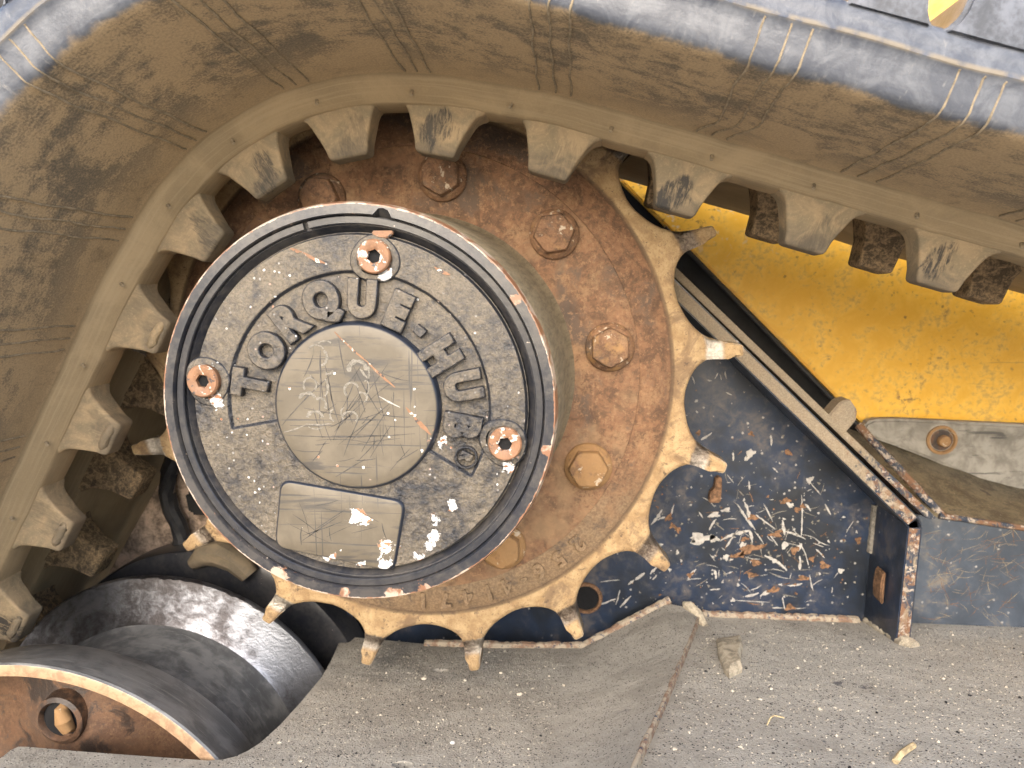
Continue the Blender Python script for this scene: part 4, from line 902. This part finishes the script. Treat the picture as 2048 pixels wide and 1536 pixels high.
# moulded ridges across the inner face
RG = [(-.2335, -.2309, 0), (-.2442, -.2420, 0), (-.2562, -.2507, 0), (-.1455, -.1440, 1), (-.1550, -.1558, 1), (-.1639, -.1658, 1), (-.0437, -.0446, 0), (-.0544, -.0533, 0), (-.0644, -.0631, 0), (.0317, .0350, 0), (.0238, .0262, 0), (.0400, .0440, 0), (.1184, .1205, 0), (.1097, .1118, 0), (.1008, .1030, 0), (.1931, .1971, 0), (.1843, .1895, 0), (.1761, .1805, 0), (.2518, .2570, 0), (.2609, .2650, 0), (.2695, .2740, 0), (.3363, .340, 0), (.3458, .35, 0), (.3554, .36, 0), (-.33, -.325, 0), (-.34, -.335, 0), (-.35, -.345, 0), (.425, .43, 0), (.434, .44, 0), (.443, .449, 0)]
rp2 = [q for q in half_p if -.2195 < q[0] <= -.0950 and q[1] < .2350]
for gi, (s0, s1, wavy) in enumerate(RG):
    rn = random.Random(40+gi); bm = bmesh.new(); P = []
    dense = []
    for a, b in zip(rp2, rp2[1:]):
        m_ = max(1, int(math.hypot(a[0]-b[0], a[1]-b[1])/.004))
        for k in range(m_): dense.append((a[0]+(b[0]-a[0])*k/m_, a[1]+(b[1]-a[1])*k/m_))
    dense.append(rp2[-1])
    for (y, r) in dense:
        u = min(1, (y+.0950)/(-.2145+.0950)); s = s0+(s1-s0)*u+rn.uniform(-.00025, .00025)+.0005*math.sin(y*140+gi)
        if wavy: s += .0045*math.sin(u*3.3)*-1+.0016*math.sin(u*9+s0*30)
        P.append(tp_(s, r-.0003, y))
    tube(bm, P, [(.00062 if p.y > -.21 else .00040)+.0002*rn.random() for p in P], 6); bmobj('moulded_ridge', bm, M['ridge'], tk)
# vent nubs on the chamfer
for k in range(16):
    s = -.42+k*.0653; o_, nrm, t = frame(s); p = tp_(s, .1940, -.0830); bm = bmesh.new()
    tube(bm, [p, p+Vector((-nrm.x*.0028, -.0022, -nrm.y*.0028))], [.0013, .0011], 8); bmobj('vent_nub', bm, M['ridge'], tk)
# tread blocks on the outside of the belt
def bar_mesh():
    bm = bmesh.new(); P = [(-.0215, -.0075), (-.0178, -.004), (-.0154, .000), (-.0142, .004), (-.0136, .012), (-.0122, .0155), (.0122, .0155), (.0136, .012), (.0142, .004), (.0154, 0), (.0178, -.004), (.0215, -.0075)]
    Ys = [(-.024, 1, 0), (-.018, 1.0, .0), (.0, 1, 0), (.018, 1.0, .0), (.024, 1, 0)]
    rings = [[bm.verts.new((x*k, y, z+dz)) for x, z in P] for y, k, dz in Ys]
    for a, b in zip(rings, rings[1:]):
        for i in range(len(P)): bm.faces.new((a[i], a[(i+1) % len(P)], b[(i+1) % len(P)], b[i]))
    bm.faces.new(rings[0]); bm.faces.new(rings[-1]); bmesh.ops.recalc_face_normals(bm, faces=bm.faces)
    bmesh.ops.bevel(bm, geom=[e for e in bm.edges if len(e.link_faces) == 2 and e.calc_face_angle(0) > R(50)], offset=.002, segments=2, affect='EDGES')
    me = bpy.data.meshes.new('tread_bar'); bm.to_mesh(me); bm.free(); me.shade_smooth(); me.set_sharp_from_angle(angle=R(50)); me.materials.append(M['tread']); return me
bar = bar_mesh(); s = -.2378
sb = [-.2380+P_/2*k for k in range(-10, 6)]+[RR*(R(5.5+10.59*k)) for k in range(0, 7)]+[SA+.012+P_/2*k for k in range(0, 9)]
for s, yb in [(s, -.1956) for s in sb]+[(s+.012, .1956) for s in sb]:
    o = bpy.data.objects.new('tread_block', bar); COL.objects.link(o); o.parent = tk
    f0, nrm, t = frame(s); X = Vector((-t.x, 0, -t.y)); Z = Vector((nrm.x, 0, nrm.y)); mw = Matrix((X, Vector((0, 1, 0)), Z)).transposed().to_4x4(); mw.translation = tp_(s, .2535, -.2156 if yb < 0 else .2); mw.translation.y = yb; o.matrix_local = mw

# ---------------------------------------------------------------- debris on the decks
def rock(bm, c, r, seed, flat=.6, sub=1):
    rn = random.Random(seed); res = bmesh.ops.create_icosphere(bm, subdivisions=sub, radius=1.0)
    ax = Vector((rn.uniform(.7, 1.3), rn.uniform(.7, 1.3), flat*rn.uniform(.7, 1.2))); rot = Matrix.Rotation(rn.uniform(0, 6), 3, 'Z')
    for v in res['verts']:
        d = v.co.normalized(); k = 1+.35*mnoise.noise(d*1.7+Vector((seed*1.3, 0, 0)))
        v.co = Vector(c)+rot@Vector((d.x*ax.x, d.y*ax.y, d.z*ax.z))*r*k
ck_p = [atp(*p, RZ, RK) for p in ((1432, 1282), (1480, 1278), (1486, 1300), (1480, 1325), (1484, 1345), (1458, 1357), (1448, 1345), (1436, 1315))]
bm = bmesh.new(); cc_ = sum(ck_p, Vector())/8; up_ = Vector((0, 0, .007)); base_ = [bm.verts.new(p+Vector((0, 0, -.001))) for p in ck_p]; mid_ = [bm.verts.new(cc_+(p-cc_)*random.uniform(.9, 1.02)+up_*random.uniform(.45, .65)) for p in ck_p]; top_ = [bm.verts.new(cc_+(p-cc_)*random.uniform(.6, .8)+up_*random.uniform(.85, 1.2)) for p in ck_p]
for A, B in ((base_, mid_), (mid_, top_)):
    for i in range(8): bm.faces.new((A[i], A[(i+1) % 8], B[(i+1) % 8], B[i]))
bm.faces.new(top_); o = bmobj('mud_flake', bm, M['mud'], None, 25); tag(o, 'large flat dried mud flake lying right of the worn crease', 'mud flake')
ST = [(1002, 1347, 4, 'small pale pebble right of the upper deck hole near a sprocket tooth', 'L'), (958, 1395, 5, 'angular tan pebble below the bottom sprocket tooth', 'L'), (1040, 1390, 7, 'broad flat mud crumb on the deck left of the ramp', 'L'), (930, 1362, 4, 'tiny tan pebble just below the bottom sprocket teeth', 'L'), (848, 1358, 6, 'thin twisted crumb left of the upper deck hole', 'L'), (905, 1487, 5, 'shiny grey paint flake near the bottom edge of the deck', 'L'), (1520, 1400, 4, 'round cream pebble below the large mud flake', 'R'), (1540, 1010+340, 3, 'small pale crumb right of the large mud flake', 'R'), (1715, 1300, 4, 'small tan pebble in front of the flange foot', 'R'), (1128, 1372, 5, 'flat brown crumb near the foot of the ramp', 'L'), (960, 1480, 3, 'single dark specked pebble in the middle of the near deck', 'L'), (1640, 1420, 5, 'larger grey pebble in the middle of the right deck', 'R'), (1900, 1380, 4, 'tan pebble on the right deck below the blue box', 'R'), (1350, 1500, 4, 'pebble resting just right of the crease near the bottom edge', 'R'), (602, 1523, 4, 'small orange tan pebble at the lower left of the deck', 'L')]
for i, (x, y, r, lab, side) in enumerate(ST):
    c = atp(x, y, *((LZ, LK) if side == 'L' else (RZ, RK))); bm = bmesh.new(); rock(bm, (c.x, c.y, c.z+.0008), r*.00031*1.15, 70+i, .6, 2)
    o = bmobj('pebble', bm, M['stone'] if i != 5 else M['pale'], None, 30); tag(o, lab, 'pebble', 'loose pebbles on the dusty deck')
for i, (p, q, lab) in enumerate((((1790, 1528), (1826, 1500), 'thick dry straw at the lower right corner of the deck'), ((1534, 1454), (1568, 1444), 'thin curved dry grass blade on the right deck'))):
    a, b = atp(*p, RZ, RK, .0015), atp(*q, RZ, RK, .003); bm = bmesh.new(); mdl = (a+b)/2+Vector((0, .004*i, .0015)); tube(bm, [a, a.lerp(mdl, .5)+Vector((0, .001*i, .001)), mdl, mdl.lerp(b, .5), b], .0019 if i == 0 else .0005, 7)
    o = bmobj('dry_straw', bm, M['grass'], None); tag(o, lab, 'straw')
rn = random.Random(21)
OCT = [Vector(v) for v in ((1, 0, 0), (0, 1, 0), (-1, 0, 0), (0, -1, 0), (.1, .1, 1), (0, 0, -1), (.6, .6, .5), (-.6, .5, .45))]
OCF = [(0, 6, 4), (6, 1, 4), (1, 7, 4), (7, 2, 4), (2, 3, 4), (3, 0, 4), (0, 1, 6), (1, 2, 7), (0, 3, 5), (3, 2, 5), (2, 1, 5), (1, 0, 5)]
GR = [([], []), ([], [])]
def grain(c, r, g):
    V, F = g; b = len(V); ro = Matrix.Rotation(rn.uniform(0, 6), 3, 'Z') @ Matrix.Rotation(rn.uniform(-.6, .6), 3, 'X')
    for v in OCT: q = ro @ v; V.append((c[0]+q.x*r*rn.uniform(.7, 1.3), c[1]+q.y*r*rn.uniform(.7, 1.3), c[2]+q.z*r*.75))
    for f in OCF: F.append((f[0]+b, f[1]+b, f[2]+b))
for k in range(6500):
    left = rn.random() < .42
    if left:
        x, y = rn.uniform(-.09, .115), rn.uniform(-.15, .085)
        if x < -.08 and y > -.15 or (x < -.02 and y > .09): continue
        if x < -.085: continue
        z = lz(x, y)
        if any(math.hypot(x-sum(p[0] for p in h)/16, y-sum(p[1] for p in h)/16) < .009 for h in holes): continue
    else:
        x, y = rn.uniform(.17, .56), rn.uniform(-.17, .14)
        cx_ = cr2[0].x+(cr2[3].x-cr2[0].x)*(cr2[0].y-y)/(cr2[0].y-cr2[3].y)
        if x < cx_+.006: continue
        z = rz(x, y)
    r = rn.choice((.0003, .0004, .0005, .0006)) if rn.random() < .97 else rn.uniform(.0008, .0014)
    if not left: r *= 1.15
    grain((x, y, z+r*.15), r, GR[0] if rn.random() < .7 else GR[1])
o = mesh('grit', *GR[0], M['stone'], None, None); o['kind'] = 'stuff'; tag(o, 'pale fine grit scattered over the dusty deck', 'grit')
o = mesh('dark_grit', *GR[1], M['black'], None, None); o['kind'] = 'stuff'; tag(o, 'dark fine grit scattered over the dusty deck', 'grit')
